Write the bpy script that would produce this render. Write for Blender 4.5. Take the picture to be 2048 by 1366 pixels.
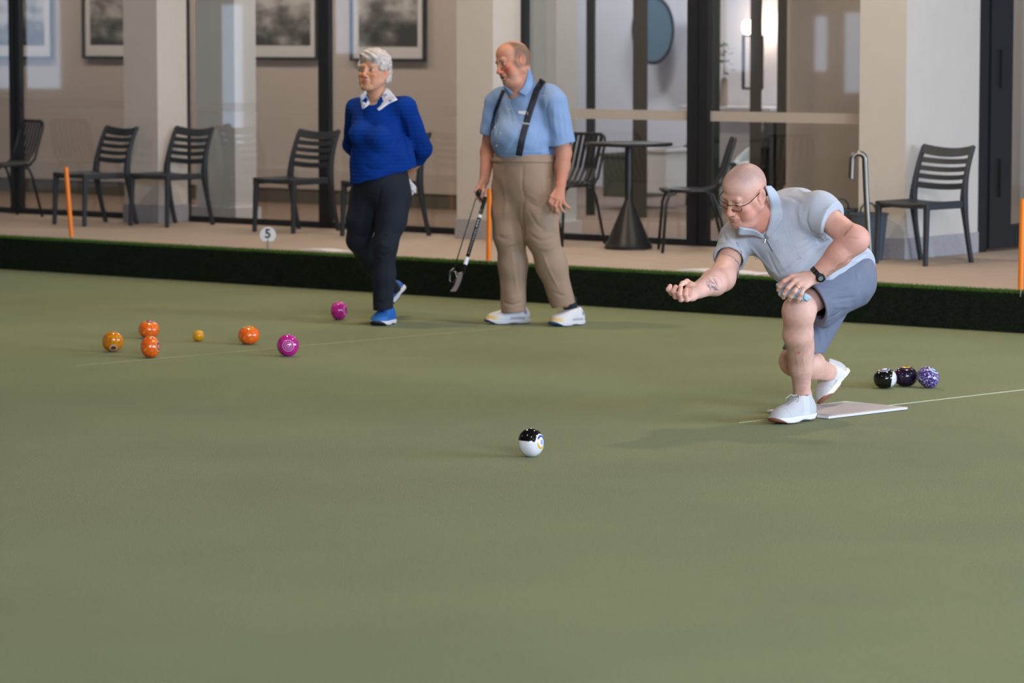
import bpy, bmesh, math, random
import numpy as np
from mathutils import Vector, Matrix, Euler
from mathutils.bvhtree import BVHTree
from mathutils import noise as mnoise

S = bpy.context.scene
for o in list(bpy.data.objects):
    bpy.data.objects.remove(o)
COL = S.collection
R = math.radians

# ------------------------------------------------------------------ camera
FPX = 6827.0                         # focal length in pixels of the 2048 frame
PITCH = math.atan(621.0 / FPX)
CAMH = 1.75
cam_d = bpy.data.cameras.new('camera'); cam = bpy.data.objects.new('camera', cam_d); COL.objects.link(cam)
cam.location = (0, 0, CAMH); cam.rotation_euler = (math.pi/2 - PITCH, 0, 0)
cam_d.sensor_width = 36.0; cam_d.lens = FPX / 2048 * 36
cam_d.clip_start = 0.1; cam_d.clip_end = 200
cam_d.dof.use_dof = True; cam_d.dof.focus_distance = 15.2; cam_d.dof.aperture_fstop = 4.0
S.camera = cam

# ------------------------------------------------------------------ world, exposure
w = bpy.data.worlds.new('world'); S.world = w; w.use_nodes = True
w.node_tree.nodes['Background'].inputs[0].default_value = (0.62, 0.72, 0.9, 1)
w.node_tree.nodes['Background'].inputs[1].default_value = 0.25
S.view_settings.view_transform = 'Standard'; S.view_settings.look = 'None'
S.view_settings.gamma = 1; S.view_settings.use_curve_mapping = False
S.view_settings.exposure = 0.0

# daylight entering through the open long sides of the hall
def daylight(name, loc, target, sx, sy, power, color=(0.72, 0.83, 1.0)):
    l = bpy.data.lights.new(name, 'AREA'); l.shape = 'RECTANGLE'; l.size = sx; l.size_y = sy
    l.energy = power; l.color = color
    o = bpy.data.objects.new(name, l); COL.objects.link(o); o.location = loc
    d = Vector(target) - Vector(loc); o.rotation_euler = d.to_track_quat('-Z', 'Y').to_euler()
    return o
DAY_R = daylight('daylight_right', (15.5, 11.0, 2.6), (0, 15.0, 0.6), 12, 3.4, 2300, (.60, .77, 1.0))
DAY_F = daylight('daylight_front', (5.0, -2.5, 4.2), (2.0, 9.5, 0.0), 9, 2.6, 2100)

# ------------------------------------------------------------------ picture -> place helpers
CT, ST = math.cos(PITCH), math.sin(PITCH)
def ray(px, py):
    u = px - 1024.0; v = 683.0 - py
    return Vector((u, FPX*CT + v*ST, -FPX*ST + v*CT))
def P(px, py, Y):
    r = ray(px, py); return Vector((0, 0, CAMH)) + r * (Y / r.y)
def G(px, py, z=0.0):
    r = ray(px, py); return Vector((0, 0, CAMH)) + r * ((z - CAMH) / r.z)
# hall frame: s runs along the bank, t runs away from the green towards the club house
_a, _b = G(0, 538), G(2048, 667)
O0 = Vector((_a.x, _a.y, 0)); E1 = (_b - _a).normalized(); E2 = Vector((-E1.y, E1.x, 0))
HANG = math.atan2(E1.y, E1.x)
ZP = 0.243                            # height of the paved terrace above the green
def H(s, t, z=0.0): return O0 + E1*s + E2*t + Vector((0, 0, z))
def st(p): d = p - O0; return d.dot(E1), d.dot(E2)
def HP(px, py, t):                    # pixel -> (s, z) on the upright plane at depth t
    r = ray(px, py); c = Vector((0, 0, CAMH))
    k = (t - (c - O0).dot(E2)) / r.dot(E2); p = c + r*k
    return (p - O0).dot(E1), p.z
def SG(px, py, z=ZP): return st(G(px, py, z))

# ------------------------------------------------------------------ materials
def s2l(c): return tuple(((x/255.0)/12.92 if x/255.0 <= .04045 else ((x/255.0+.055)/1.055)**2.4) for x in c) + (1.0,)
def mat(name, rgb, rough=.6, metal=0.0, nscale=0, namt=0.0, bump=0.0, bscale=60, spec=.5, coat=0, vcol=False, stretch=None, emis=0, sss=0, sheen=0):
    m = bpy.data.materials.new(name); m.use_nodes = True; nt = m.node_tree; b = nt.nodes['Principled BSDF']
    c = s2l(rgb); b.inputs['Base Color'].default_value = c; b.inputs['Roughness'].default_value = rough
    b.inputs['Metallic'].default_value = metal; b.inputs['Specular IOR Level'].default_value = spec
    b.inputs['Coat Weight'].default_value = coat
    if sss:
        b.inputs['Subsurface Weight'].default_value = sss; b.inputs['Subsurface Radius'].default_value = (.02, .008, .004)
        b.inputs['Subsurface Scale'].default_value = .5
    if sheen: b.inputs['Sheen Weight'].default_value = sheen
    if emis:
        b.inputs['Emission Color'].default_value = c; b.inputs['Emission Strength'].default_value = emis
    tc = nt.nodes.new('ShaderNodeTexCoord'); out = tc.outputs['Object']
    if stretch:
        mp = nt.nodes.new('ShaderNodeMapping'); mp.inputs['Scale'].default_value = stretch
        nt.links.new(out, mp.inputs[0]); out = mp.outputs[0]
    base = None
    if vcol:
        a = nt.nodes.new('ShaderNodeAttribute'); a.attribute_name = 'Col'; base = a.outputs['Color']
        nt.links.new(base, b.inputs['Base Color'])
    if nscale:
        n = nt.nodes.new('ShaderNodeTexNoise'); n.inputs['Scale'].default_value = nscale; n.inputs['Detail'].default_value = 4
        nt.links.new(out, n.inputs['Vector'])
        mr = nt.nodes.new('ShaderNodeMapRange'); mr.inputs[1].default_value = .3; mr.inputs[2].default_value = .7
        mr.inputs[3].default_value = 1-namt; mr.inputs[4].default_value = 1+namt
        nt.links.new(n.outputs[0], mr.inputs[0])
        mx = nt.nodes.new('ShaderNodeVectorMath'); mx.operation = 'SCALE'
        if base is not None: nt.links.new(base, mx.inputs[0])
        else: mx.inputs[0].default_value = c[:3]
        nt.links.new(mr.outputs[0], mx.inputs['Scale']); nt.links.new(mx.outputs[0], b.inputs['Base Color'])
    if bump:
        n2 = nt.nodes.new('ShaderNodeTexNoise'); n2.inputs['Scale'].default_value = bscale; n2.inputs['Detail'].default_value = 3
        nt.links.new(out, n2.inputs['Vector'])
        bp = nt.nodes.new('ShaderNodeBump'); bp.inputs['Strength'].default_value = bump; bp.inputs['Distance'].default_value = .01
        nt.links.new(n2.outputs[0], bp.inputs['Height']); nt.links.new(bp.outputs[0], b.inputs['Normal'])
    return m

def turf_mat():
    m = bpy.data.materials.new('green_carpet'); m.use_nodes = True; nt = m.node_tree; b = nt.nodes['Principled BSDF']
    b.inputs['Roughness'].default_value = .95; b.inputs['Specular IOR Level'].default_value = .15
    b.inputs['Sheen Weight'].default_value = .12
    b.inputs['Sheen Tint'].default_value = (.75, .8, .55, 1)
    tc = nt.nodes.new('ShaderNodeTexCoord')
    n1 = nt.nodes.new('ShaderNodeTexNoise'); n1.inputs['Scale'].default_value = 330; n1.inputs['Detail'].default_value = 2
    n2 = nt.nodes.new('ShaderNodeTexNoise'); n2.inputs['Scale'].default_value = .9; n2.inputs['Detail'].default_value = 3
    n3 = nt.nodes.new('ShaderNodeTexNoise'); n3.inputs['Scale'].default_value = 90; n3.inputs['Detail'].default_value = 3
    for n in (n1, n2, n3): nt.links.new(tc.outputs['Object'], n.inputs['Vector'])
    cr = nt.nodes.new('ShaderNodeValToRGB')
    cr.color_ramp.elements[0].position = .42; cr.color_ramp.elements[0].color = s2l((48, 59, 31))
    cr.color_ramp.elements[1].position = .58; cr.color_ramp.elements[1].color = s2l((149, 151, 100))
    nt.links.new(n1.outputs[0], cr.inputs[0])
    mr = nt.nodes.new('ShaderNodeMapRange'); mr.inputs[1].default_value = .35; mr.inputs[2].default_value = .65
    mr.inputs[3].default_value = .93; mr.inputs[4].default_value = 1.07
    nt.links.new(n2.outputs[0], mr.inputs[0])
    sc = nt.nodes.new('ShaderNodeVectorMath'); sc.operation = 'SCALE'
    nt.links.new(cr.outputs[0], sc.inputs[0]); nt.links.new(mr.outputs[0], sc.inputs['Scale'])
    nt.links.new(sc.outputs[0], b.inputs['Base Color'])
    bp = nt.nodes.new('ShaderNodeBump'); bp.inputs['Strength'].default_value = .12; bp.inputs['Distance'].default_value = .003
    nt.links.new(n3.outputs[0], bp.inputs['Height']); nt.links.new(bp.outputs[0], b.inputs['Normal'])
    return m

def glass_mat(name='window_glass', tint=(.9, .91, .9), refl=1.0):
    m = bpy.data.materials.new(name); m.use_nodes = True; nt = m.node_tree
    nt.nodes.remove(nt.nodes['Principled BSDF']); out = nt.nodes['Material Output']
    t = nt.nodes.new('ShaderNodeBsdfTransparent'); t.inputs[0].default_value = tint + (1,)
    g = nt.nodes.new('ShaderNodeBsdfGlossy'); g.inputs['Roughness'].default_value = .02
    f = nt.nodes.new('ShaderNodeFresnel')
    # keep the same reflectance on both faces of the thin pane
    ge = nt.nodes.new('ShaderNodeNewGeometry'); mr = nt.nodes.new('ShaderNodeMapRange'); mr.inputs[3].default_value = 1.5; mr.inputs[4].default_value = 1/1.5
    nt.links.new(ge.outputs['Backfacing'], mr.inputs[0]); nt.links.new(mr.outputs[0], f.inputs[0])
    k = nt.nodes.new('ShaderNodeMath'); k.operation = 'MULTIPLY'; k.inputs[1].default_value = refl
    mx = nt.nodes.new('ShaderNodeMixShader')
    nt.links.new(f.outputs[0], k.inputs[0]); nt.links.new(k.outputs[0], mx.inputs[0])
    nt.links.new(t.outputs[0], mx.inputs[1]); nt.links.new(g.outputs[0], mx.inputs[2]); nt.links.new(mx.outputs[0], out.inputs[0])
    return m

M = {}
M['turf'] = turf_mat()
M['glass'] = glass_mat(refl=1.6)
M['spec_glass'] = glass_mat('spectacle_glass', (.985, .99, .985), .35)
M['paving'] = mat('terrace_paving', (176, 158, 142), .85, nscale=14, namt=.05, bump=.1, bscale=200)
M['wall'] = mat('warm_plaster', (198, 191, 182), .9, nscale=9, namt=.02)
M['granite'] = mat('granite_skirting', (160, 156, 158), .6, nscale=70, namt=.10)
M['black_frame'] = mat('black_aluminium', (26, 28, 32), .45)
M['inner_wall'] = mat('inner_wall_paint', (190, 176, 166), .9)
M['white'] = mat('white_paint', (215, 215, 218), .6)
M['brick'] = mat('white_brick', (208, 206, 212), .8, nscale=1, namt=.0, bump=.3, bscale=30, stretch=(1, 1, 8))
M['inner_floor'] = mat('brown_floor', (120, 98, 84), .8, nscale=30, namt=.1)
M['dark_skirt'] = mat('dark_skirting', (92, 82, 70), .7)
M['ceil'] = mat('ceiling_panel', (120, 118, 112), .9)
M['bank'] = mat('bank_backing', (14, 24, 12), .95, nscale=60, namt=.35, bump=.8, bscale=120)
M['resin'] = mat('charcoal_resin', (44, 48, 54), .5, bump=.05, bscale=200)
M['bmetal'] = mat('black_powder_coat', (24, 25, 28), .4)
M['orange'] = mat('orange_plastic', (240, 128, 4), .4)
M['steel'] = mat('brushed_steel', (128, 122, 116), .36, metal=1.0)
M['bucket'] = mat('slate_plastic', (70, 80, 90), .5)
M['mat_white'] = mat('white_rubber', (222, 218, 220), .6)
M['line'] = mat('chalk_string', (140, 142, 100), .8)
M['lineb'] = mat('chalk_string_bright', (200, 204, 180), .8)

# ------------------------------------------------------------------ mesh helpers
def tag(o, label=None, cat=None, group=None, kind=None):
    if label: o['label'] = label
    if cat: o['category'] = cat
    if group: o['group'] = group
    if kind: o['kind'] = kind
    return o
def empty(name, loc, rz=0.0, **k):
    o = bpy.data.objects.new(name, None); COL.objects.link(o); o.location = loc; o.rotation_euler = (0, 0, rz)
    o.empty_display_size = .1
    return tag(o, **k)
def link_mesh(name, verts, faces, m, parent=None, smooth=False, off=None):
    me = bpy.data.meshes.new(name)
    if off is not None:
        verts = [Vector(v) - off for v in verts]
    me.from_pydata([tuple(v) for v in verts], [], faces); me.update()
    o = bpy.data.objects.new(name, me); COL.objects.link(o)
    if isinstance(m, (list, tuple)):
        for x in m: me.materials.append(x)
    else: me.materials.append(m)
    if smooth: me.polygons.foreach_set('use_smooth', [True]*len(me.polygons))
    if parent is not None: o.parent = parent
    return o
class MB:
    def __init__(s): s.v = []; s.f = []; s.mi = []
    def add(s, vs, fs, mi=0):
        b = len(s.v); s.v += [Vector(v) for v in vs]; s.f += [tuple(i+b for i in f) for f in fs]; s.mi += [mi]*len(fs)
    def box(s, c, size, rz=0.0, mi=0, rot=None, taper=1.0):
        hx, hy, hz = [x/2 for x in size]; vs = []
        mtx = rot if rot is not None else Matrix.Rotation(rz, 3, 'Z')
        for z in (-1, 1):
            k = taper if z < 0 else 1.0
            for x, y in ((-1, -1), (1, -1), (1, 1), (-1, 1)):
                vs.append(Vector(c) + mtx @ Vector((x*hx*k, y*hy*k, z*hz)))
        s.add(vs, [(3, 2, 1, 0), (4, 5, 6, 7), (0, 1, 5, 4), (1, 2, 6, 5), (2, 3, 7, 6), (3, 0, 4, 7)], mi); return s
    def slab(s, s0, s1, t0, t1, z0, z1, mi=0):     # box in hall coordinates
        vs = [H(a, b, z) for z in (z0, z1) for a, b in ((s0, t0), (s1, t0), (s1, t1), (s0, t1))]
        s.add(vs, [(3, 2, 1, 0), (4, 5, 6, 7), (0, 1, 5, 4), (1, 2, 6, 5), (2, 3, 7, 6), (3, 0, 4, 7)], mi); return s
    def tube(s, pts, r, n=10, closed=False, mi=0, flat=None):
        pts = [Vector(p) for p in pts]; N = len(pts)
        rs = r if isinstance(r, (list, tuple)) else [r]*N
        vs = []; up = None
        for i, p in enumerate(pts):
            a = pts[i-1] if (i > 0 or closed) else p; b = pts[(i+1) % N] if (i < N-1 or closed) else p
            d = (b-a).normalized()
            if up is None:
                up = Vector((0, 0, 1)) if abs(d.z) < .9 else Vector((0, 1, 0))
            x = up.cross(d)
            if x.length < 1e-6: x = Vector((1, 0, 0))
            x.normalize(); y = d.cross(x).normalized(); up = y
            for k in range(n):
                an = 2*math.pi*k/n; fx, fy = (flat if flat else (1, 1))
                vs.append(p + x*(math.cos(an)*rs[i]*fx) + y*(math.sin(an)*rs[i]*fy))
        fs = []
        for i in range(N if closed else N-1):
            j = (i+1) % N
            for k in range(n):
                q = (k+1) % n; fs.append((i*n+k, i*n+q, j*n+q, j*n+k))
        if not closed:
            fs.append(tuple(range(n))[::-1]); fs.append(tuple((N-1)*n+k for k in range(n)))
        s.add(vs, fs, mi); return s
    def lathe(s, prof, c=(0, 0, 0), n=32, mi=0, axis=None):
        c = Vector(c); vs = []; fs = []
        q = Vector((0, 0, 1)).rotation_difference(Vector(axis)).to_matrix() if axis is not None else Matrix.Identity(3)
        for r, z in prof:
            for k in range(n):
                an = 2*math.pi*k/n; vs.append(c + q @ Vector((math.cos(an)*r, math.sin(an)*r, z)))
        for i in range(len(prof)-1):
            for k in range(n):
                j = (k+1) % n; fs.append((i*n+k, i*n+j, (i+1)*n+j, (i+1)*n+k))
        fs.append(tuple(range(n))[::-1]); fs.append(tuple((len(prof)-1)*n+k for k in range(n)))
        s.add(vs, fs, mi); return s
    def prism(s, poly, ext, mi=0):                 # polygon (3-D points) swept by vector ext
        poly = [Vector(p) for p in poly]; ext = Vector(ext); n = len(poly)
        s.add(poly + [p+ext for p in poly], [tuple(range(n))[::-1], tuple(range(n, 2*n))] + [(i, (i+1) % n, (i+1) % n+n, i+n) for i in range(n)], mi); return s
    def build(s, name, m, parent=None, smooth=False, off=None, bevel=0, autos=False):
        o = link_mesh(name, s.v, s.f, m, parent, smooth, off)
        if len(set(s.mi)) > 1: o.data.polygons.foreach_set('material_index', s.mi)
        if bevel:
            b = o.modifiers.new('bevel', 'BEVEL'); b.width = bevel; b.segments = 2; b.limit_method = 'ANGLE'
        if autos:
            o.data.polygons.foreach_set('use_smooth', [True]*len(o.data.polygons))
            e = o.modifiers.new('edges', 'EDGE_SPLIT'); e.split_angle = R(38)
        return o
def copy_tree(o, parent=None):
    c = o.copy(); COL.objects.link(c); c.parent = parent
    for ch in list(o.children): copy_tree(ch, c)
    return c
def struct(o): o['kind'] = 'structure'; return o
# ================================================================== SETTING
# the carpeted green and the paved terrace
g = MB(); g.add([H(-9, 0), H(24, 0), H(24, -34), H(-9, -34)], [(3, 2, 1, 0)])
g.add([H(-9, 0, -.1), H(24, 0, -.1), H(24, -34, -.1), H(-9, -34, -.1)], [(0, 1, 2, 3)])
struct(g.build('floor', M['turf']))
g = MB(); g.slab(-9, 24, .10, 2.33, -.05, ZP)
struct(g.build('floor', M['paving']))
# chalked strings on the green
def string(p, q, wd, m, label):
    a, b = G(*p), G(*q); d = (b-a).normalized(); n = Vector((-d.y, d.x, 0))*wd/2
    o = MB().prism([a-n, b-n, b+n, a+n], (0, 0, .0025)).build('boundary_line', m)
    tag(o, label, 'line')
string((150, 732), (1020, 655), .007, M['line'], 'faint pale chalk line on the green passing behind the magenta bowl in front')
string((1478, 846), (2140, 769), .005, M['lineb'], 'thin white string line on the green running under the mat to the right edge')

# bank: dark synthetic grass wall between green and terrace
b = MB(); b.slab(-9, 24, 0.0, .10, 0, ZP-.012)
bank = b.build('bank', M['bank']); struct(bank); bank.name = 'trim_1'
def blade_mat():
    m = mat('grass_blades', (30, 62, 22), .7, vcol=True, spec=.2); return m
rng = np.random.default_rng(4)
def blades():
    vs = []; fs = []; cs = []
    NT = 52000; NF = 62000
    s_ = rng.uniform(-.9, 9.6, NT+NF)
    tt = np.concatenate([rng.uniform(-.008, .115, NT), np.full(NF, 0.002)])
    zz = np.concatenate([np.full(NT, ZP-.014), rng.uniform(0.0, ZP-.01, NF)])
    h = np.concatenate([rng.uniform(.010, .028, NT), rng.uniform(.012, .026, NF)])
    e1 = np.array(E1); e2 = np.array(E2); o = np.array(O0)
    base = o + s_[:, None]*e1 + tt[:, None]*e2; base[:, 2] = zz
    lean = rng.normal(0, .35, (NT+NF, 2))
    d = np.zeros((NT+NF, 3))
    d[:NT] = np.array([0, 0, 1.0]) + lean[:NT, :1]*e1 + lean[:NT, 1:]*e2
    edge = np.clip((.02 - tt[:NT])/.03, 0, 1)
    d[:NT] -= edge[:, None]*e2*.7
    d[NT:] = -e2*.8 + np.array([0, 0, -.35]) + lean[NT:, :1]*e1*.9 + lean[NT:, 1:]*np.array([0, 0, 1.0])
    d /= np.linalg.norm(d, axis=1)[:, None]
    an = rng.uniform(0, math.pi, NT+NF)
    sd = np.cos(an)[:, None]*e1 + np.sin(an)[:, None]*np.array([0, 0, 1.0]); sd[:NT] = np.cos(an[:NT])[:, None]*e1 + np.sin(an[:NT])[:, None]*e2
    wd = rng.uniform(.0012, .0024, NT+NF)[:, None]
    v0 = base - sd*wd; v1 = base + sd*wd; v2 = base + d*h[:, None]
    V = np.stack([v0, v1, v2], 1).reshape(-1, 3)
    F = np.arange(len(V)).reshape(-1, 3)
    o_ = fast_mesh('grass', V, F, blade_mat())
    c = rng.uniform(.55, 1.35, NT+NF); top = np.array(s2l((74, 112, 44))[:3]); fac = np.array(s2l((22, 42, 18))[:3])  # lit top and shaded face of the bank put into the blade colours
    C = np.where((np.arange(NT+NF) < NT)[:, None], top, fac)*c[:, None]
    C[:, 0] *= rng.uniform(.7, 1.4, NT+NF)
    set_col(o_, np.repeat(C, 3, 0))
    tag(o_, 'dark green synthetic grass pile covering the bank along the terrace edge', 'grass', kind='stuff')
def fast_mesh(name, V, F, m, parent=None, smooth=False):
    V = np.asarray(V, np.float32); F = np.asarray(F, np.int32); k = F.shape[1]
    me = bpy.data.meshes.new(name); me.vertices.add(len(V)); me.vertices.foreach_set('co', V.ravel())
    me.loops.add(F.size); me.loops.foreach_set('vertex_index', F.ravel())
    me.polygons.add(len(F)); me.polygons.foreach_set('loop_start', np.arange(len(F), dtype=np.int32)*k)
    me.polygons.foreach_set('loop_total', np.full(len(F), k, np.int32))
    if smooth: me.polygons.foreach_set('use_smooth', np.ones(len(F), bool))
    me.update(calc_edges=True); me.validate()
    o = bpy.data.objects.new(name, me); COL.objects.link(o)
    for x in (m if isinstance(m, (list, tuple)) else [m]): me.materials.append(x)
    if parent is not None: o.parent = parent
    return o
def set_col(o, C):
    C = np.asarray(C, np.float32)
    if C.shape[1] == 3: C = np.concatenate([C, np.ones((len(C), 1), np.float32)], 1)
    a = o.data.color_attributes.new('Col', 'FLOAT_COLOR', 'POINT'); a.data.foreach_set('color', C.ravel())
blades()

# plastered pillars with granite skirting
TF, TG, TI = 1.93, 2.29, 4.95          # pillar face, glass line, inner wall
ZT = 3.3                               # soffit height over terrace
def pillar(s0, s1, t0, t1, sk_extra=.012):
    b = MB(); b.slab(s0, s1, t0, t1, ZP+.14, ZT); o = b.build('wall_pillar', M['wall']); struct(o)
    b = MB(); b.slab(s0-sk_extra, s1+sk_extra, t0-sk_extra, t1, ZP, ZP+.142); k = b.build('skirting', M['granite'], o, bevel=.004)
    return o
sa, _ = HP(249, 300, TF); sb, _ = HP(316, 300, TF); pillar(sa, sb, TF, TG-.03)
sc_, _ = HP(913.5, 300, TF); sd_, _ = HP(986, 300, TF); pillar(sc_, sd_, TF, TG-.04)
se_, _ = HP(1718, 300, TF); sf_, _ = HP(1811, 300, TF)
pillar(se_, sf_, TF, TF+.93)
PIL = (sa, sb, sc_, sd_, se_, sf_)

# glazing bays: each bay a window with frame, mullions and pane
def bay(n, s0, s1, t, mull=(), z1=2.95, strip=True, stripfull=0.25):
    root = empty('window_%d' % n, H((s0+s1)/2, t, ZP), HANG); root['kind'] = 'structure'
    off = root.location; inv = Matrix.Rotation(-HANG, 3, 'Z')
    def fin(b, name, m, par=root):
        b.v = [inv @ (v-off) for v in b.v]; return b.build(name, m, par)
    f = MB(); f.slab(s0, s1, t-.03, t+.05, ZP, ZP+.045); f.slab(s0, s1, t-.03, t+.05, z1-.06, z1)
    f.slab(s0, s0+.05, t-.03, t+.05, ZP, z1); f.slab(s1-.05, s1, t-.03, t+.05, ZP, z1)
    fin(f, 'frame', M['black_frame'])
    for a, b_ in mull:
        f = MB(); f.slab(a, b_, t-.035, t+.015, ZP, z1)
        if b_-a > .12: f.slab((a+b_)/2-.006, (a+b_)/2+.006, t-.045, t-.03, ZP, z1)
        fin(f, 'mullion', M['black_frame'])
    g_ = MB(); g_.slab(s0+.05, s1-.05, t+.005, t+.013, ZP+.045, z1-.06); fin(g_, 'pane', M['glass'])
    if strip:
        g_ = MB(); g_.slab(s0+.05, s1-.05, t+.002, t+.004, strip[0], strip[1]); fin(g_, 'frosted_strip', strip[2])
    return root
def film(name, col, a):
    m = bpy.data.materials.new(name); m.use_nodes = True; b = m.node_tree.nodes['Principled BSDF']
    b.inputs['Base Color'].default_value = s2l(col); b.inputs['Alpha'].default_value = a; b.inputs['Roughness'].default_value = .7
    return m
fs_ = film('frosted_film', (190, 180, 168), .78); fw_ = film('frosted_film_faint', (190, 180, 168), .10)
_, z_hi = HP(1300, 220, TG); _, z_lo = HP(1300, 240, TG)
def pxs(*xs): return [HP(x, 300, TG)[0] for x in xs]
m1, m2 = pxs(26, 47); bay(1, m1-2.3, sa+.02, TG, [(m1, m2)], strip=(z_lo, z_hi, fw_))
m3, m4, m5, m6 = pxs(359, 379, 643, 664); bay(2, m3, sc_+.02, TG, [(m3, m4), (m5, m6)], strip=(z_lo, z_hi, fw_))
m7, m8, m9, m10 = pxs(1038, 1057, 1379, 1420); bay(3, m7, se_+.02, TG, [(m7, m8), (m9, m10)], strip=(z_lo, z_hi, fs_))
# side return with a glazed door (faces along +s)
DS = sf_ - .02
root = empty('door_1', H(DS, 3.6, ZP), HANG); root['kind'] = 'structure'
off = root.location; inv = Matrix.Rotation(-HANG, 3, 'Z')
def fin(b, name, m, par=root, **k):
    b.v = [inv @ (v-off) for v in b.v]; return b.build(name, m, par, **k)
T0 = TF + .93
f = MB(); f.slab(DS-.06, DS+.0, T0, T0+.16, ZP, ZT); fin(f, 'frame', M['black_frame'])
f = MB(); f.slab(DS-.05, DS+.012, T0+.17, T0+.46, ZP+.012, ZT); f.slab(DS-.05, DS+.012, T0+.46, T0+2.6, ZP+.012, ZP+.17)
fin(f, 'leaf', M['black_frame'])
for zc in (.5, 1.25, 2.05):
    f = MB(); f.slab(DS+.01, DS+.03, T0+.28, T0+.315, ZP+zc-.13, ZP+zc+.13); fin(f, 'hinge', M['bmetal'])
f = MB(); f.slab(DS-.02, DS-.012, T0+.46, T0+2.6, ZP+.17, ZT); fin(f, 'pane', M['glass'])
# soffit beam over the glazing, behind which the rooms lie
b = MB(); b.slab(-9, sf_, TF, TG+.14, 2.95, ZT); struct(b.build('wall_back', M['wall']))
# rooms behind the glass
b = MB(); b.slab(-9, sf_, TG+.05, 12, ZP-.06, ZP); struct(b.build('floor', M['inner_floor']))
b = MB(); b.slab(-9, 24, TF, 12, ZT, ZT+.1); struct(b.build('ceiling', M['ceil']))
o1, _ = HP(1110, 350, TI); o2, _ = HP(1572, 350, TI)
b = MB(); b.slab(-9, o1, TI, TI+.15, ZP, ZT); b.slab(o2, sf_-.1, TI, TI+.15, ZP, ZT); b.slab(o1, o2, TI, TI+.15, 2.9, ZT)
struct(b.build('wall_inner', M['inner_wall']))
b = MB(); b.slab(-9, o1+.01, TI-.02, TI, ZP+.0, ZP+.12); b.slab(o2, sf_-.1, TI-.02, TI, ZP, ZP+.12); k = b.build('baseboard_inner', M['dark_skirt']); struct(k)
b = MB(); b.slab(-9, o1+.01, TI-.03, TI-.002, ZP+.13, ZP+.30); b.slab(o2, sf_-.1, TI-.03, TI, ZP+.13, ZP+.3); k = b.build('trim_2', M['inner_wall']); struct(k)
b = MB(); b.slab(-9, sf_, 9.2, 9.35, ZP, ZT); struct(b.build('wall_brick', M['brick']))
b = MB(); b.slab(-9, -8.9, TG, 9.3, ZP, ZT); struct(b.build('wall_far_left', M['inner_wall']))
# inner piers close behind the glass
for x0, x1 in ((392, 470), (1040, 1112)):
    a, _ = HP(x0, 300, TG+.35); c, _ = HP(x1, 300, TG+.35)
    b = MB(); b.slab(a, c, TG+.35, TG+.6, ZP, ZT); o = b.build('wall_pier', M['white']); struct(o)
    b = MB(); b.slab(a-.05, c+.05, TG+.30, TG+.6, ZP, ZP+.1); b.build('skirting', M['white'], o)
# wall behind right part of the glass
a, _ = HP(1578, 300, 3.6); c = sf_-.1
b = MB(); b.slab(a, c, 3.6, 3.75, ZP, ZT); struct(b.build('wall_lobby', M['inner_wall']))
# terrace wall beyond the side door, hall enclosure behind and beside the camera
b = MB(); b.slab(sf_+3.5, 24, 8, 8.2, ZP, 5.5); struct(b.build('wall_terrace', M['inner_wall']))
b = MB(); b.slab(sf_, 24, 2.3, 12, ZP-.1, ZP); struct(b.build('floor', M['paving']))
b = MB(); b.slab(-9, 24, -34, 2.0, 5.6, 5.8); struct(b.build('ceiling', M['ceil']))

# pale framed prints on the inner wall
def picture(x0, x1, yb, hgt, label, seed, part=None):
    s0, zb = HP(x0, yb, TI-.03); s1, _ = HP(x1, yb, TI-.03)
    root = empty('picture_frame', H((s0+s1)/2, TI-.02, zb), HANG, label=label, cat='picture', group='framed prints on the inner wall')
    w_ = s1-s0; h_ = hgt
    f = MB()
    for c, sz in (((0, -.015, .012), (w_, .03, .024)), ((0, -.015, h_-.012), (w_, .03, .024)), ((-w_/2+.012, -.015, h_/2), (.024, .03, h_)), ((w_/2-.012, -.015, h_/2), (.024, .03, h_))):
        f.box(c, sz)
    f.build('frame', M['bmetal'], root)
    MB().box((0, -.006, h_/2), (w_-.04, .008, h_-.04)).build('mount', M['mount'], root)
    MB().box((0, -.012, h_/2+.02), (w_*.78, .004, h_*.74)).build('print', print_mat(seed), root)
    return root
M['mount'] = mat('mount_board', (214, 208, 204), .8)
def print_mat(seed):
    m = bpy.data.materials.new('old_photograph'); m.use_nodes = True; nt = m.node_tree; b = nt.nodes['Principled BSDF']
    b.inputs['Roughness'].default_value = .6
    tc = nt.nodes.new('ShaderNodeTexCoord'); mp = nt.nodes.new('ShaderNodeMapping'); mp.inputs['Location'].default_value = (seed*3.1, 0, seed)
    mp.inputs['Scale'].default_value = (1.0, 1, 1.8)
    n = nt.nodes.new('ShaderNodeTexNoise'); n.inputs['Scale'].default_value = 3.2; n.inputs['Detail'].default_value = 8
    nt.links.new(tc.outputs['Object'], mp.inputs[0]); nt.links.new(mp.outputs[0], n.inputs['Vector'])
    sp = nt.nodes.new('ShaderNodeSeparateXYZ'); nt.links.new(tc.outputs['Object'], sp.inputs[0])
    mr = nt.nodes.new('ShaderNodeMapRange'); mr.inputs[1].default_value = .1; mr.inputs[2].default_value = .75; mr.inputs[3].default_value = -.12; mr.inputs[4].default_value = .28
    nt.links.new(sp.outputs[2], mr.inputs[0])
    ad = nt.nodes.new('ShaderNodeMath'); nt.links.new(n.outputs[0], ad.inputs[0]); nt.links.new(mr.outputs[0], ad.inputs[1])
    cr = nt.nodes.new('ShaderNodeValToRGB'); e = cr.color_ramp.elements
    e[0].position = .38; e[0].color = s2l((52, 50, 46)); e[1].position = .72; e[1].color = s2l((196, 190, 184))
    x = e.new(.52); x.color = s2l((110, 106, 100))
    nt.links.new(ad.outputs[0], cr.inputs[0]); nt.links.new(cr.outputs[0], b.inputs['Base Color'])
    return m
picture(-50, 107, 117, .82, 'black framed grey print behind the leftmost black window post', 1)
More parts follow.
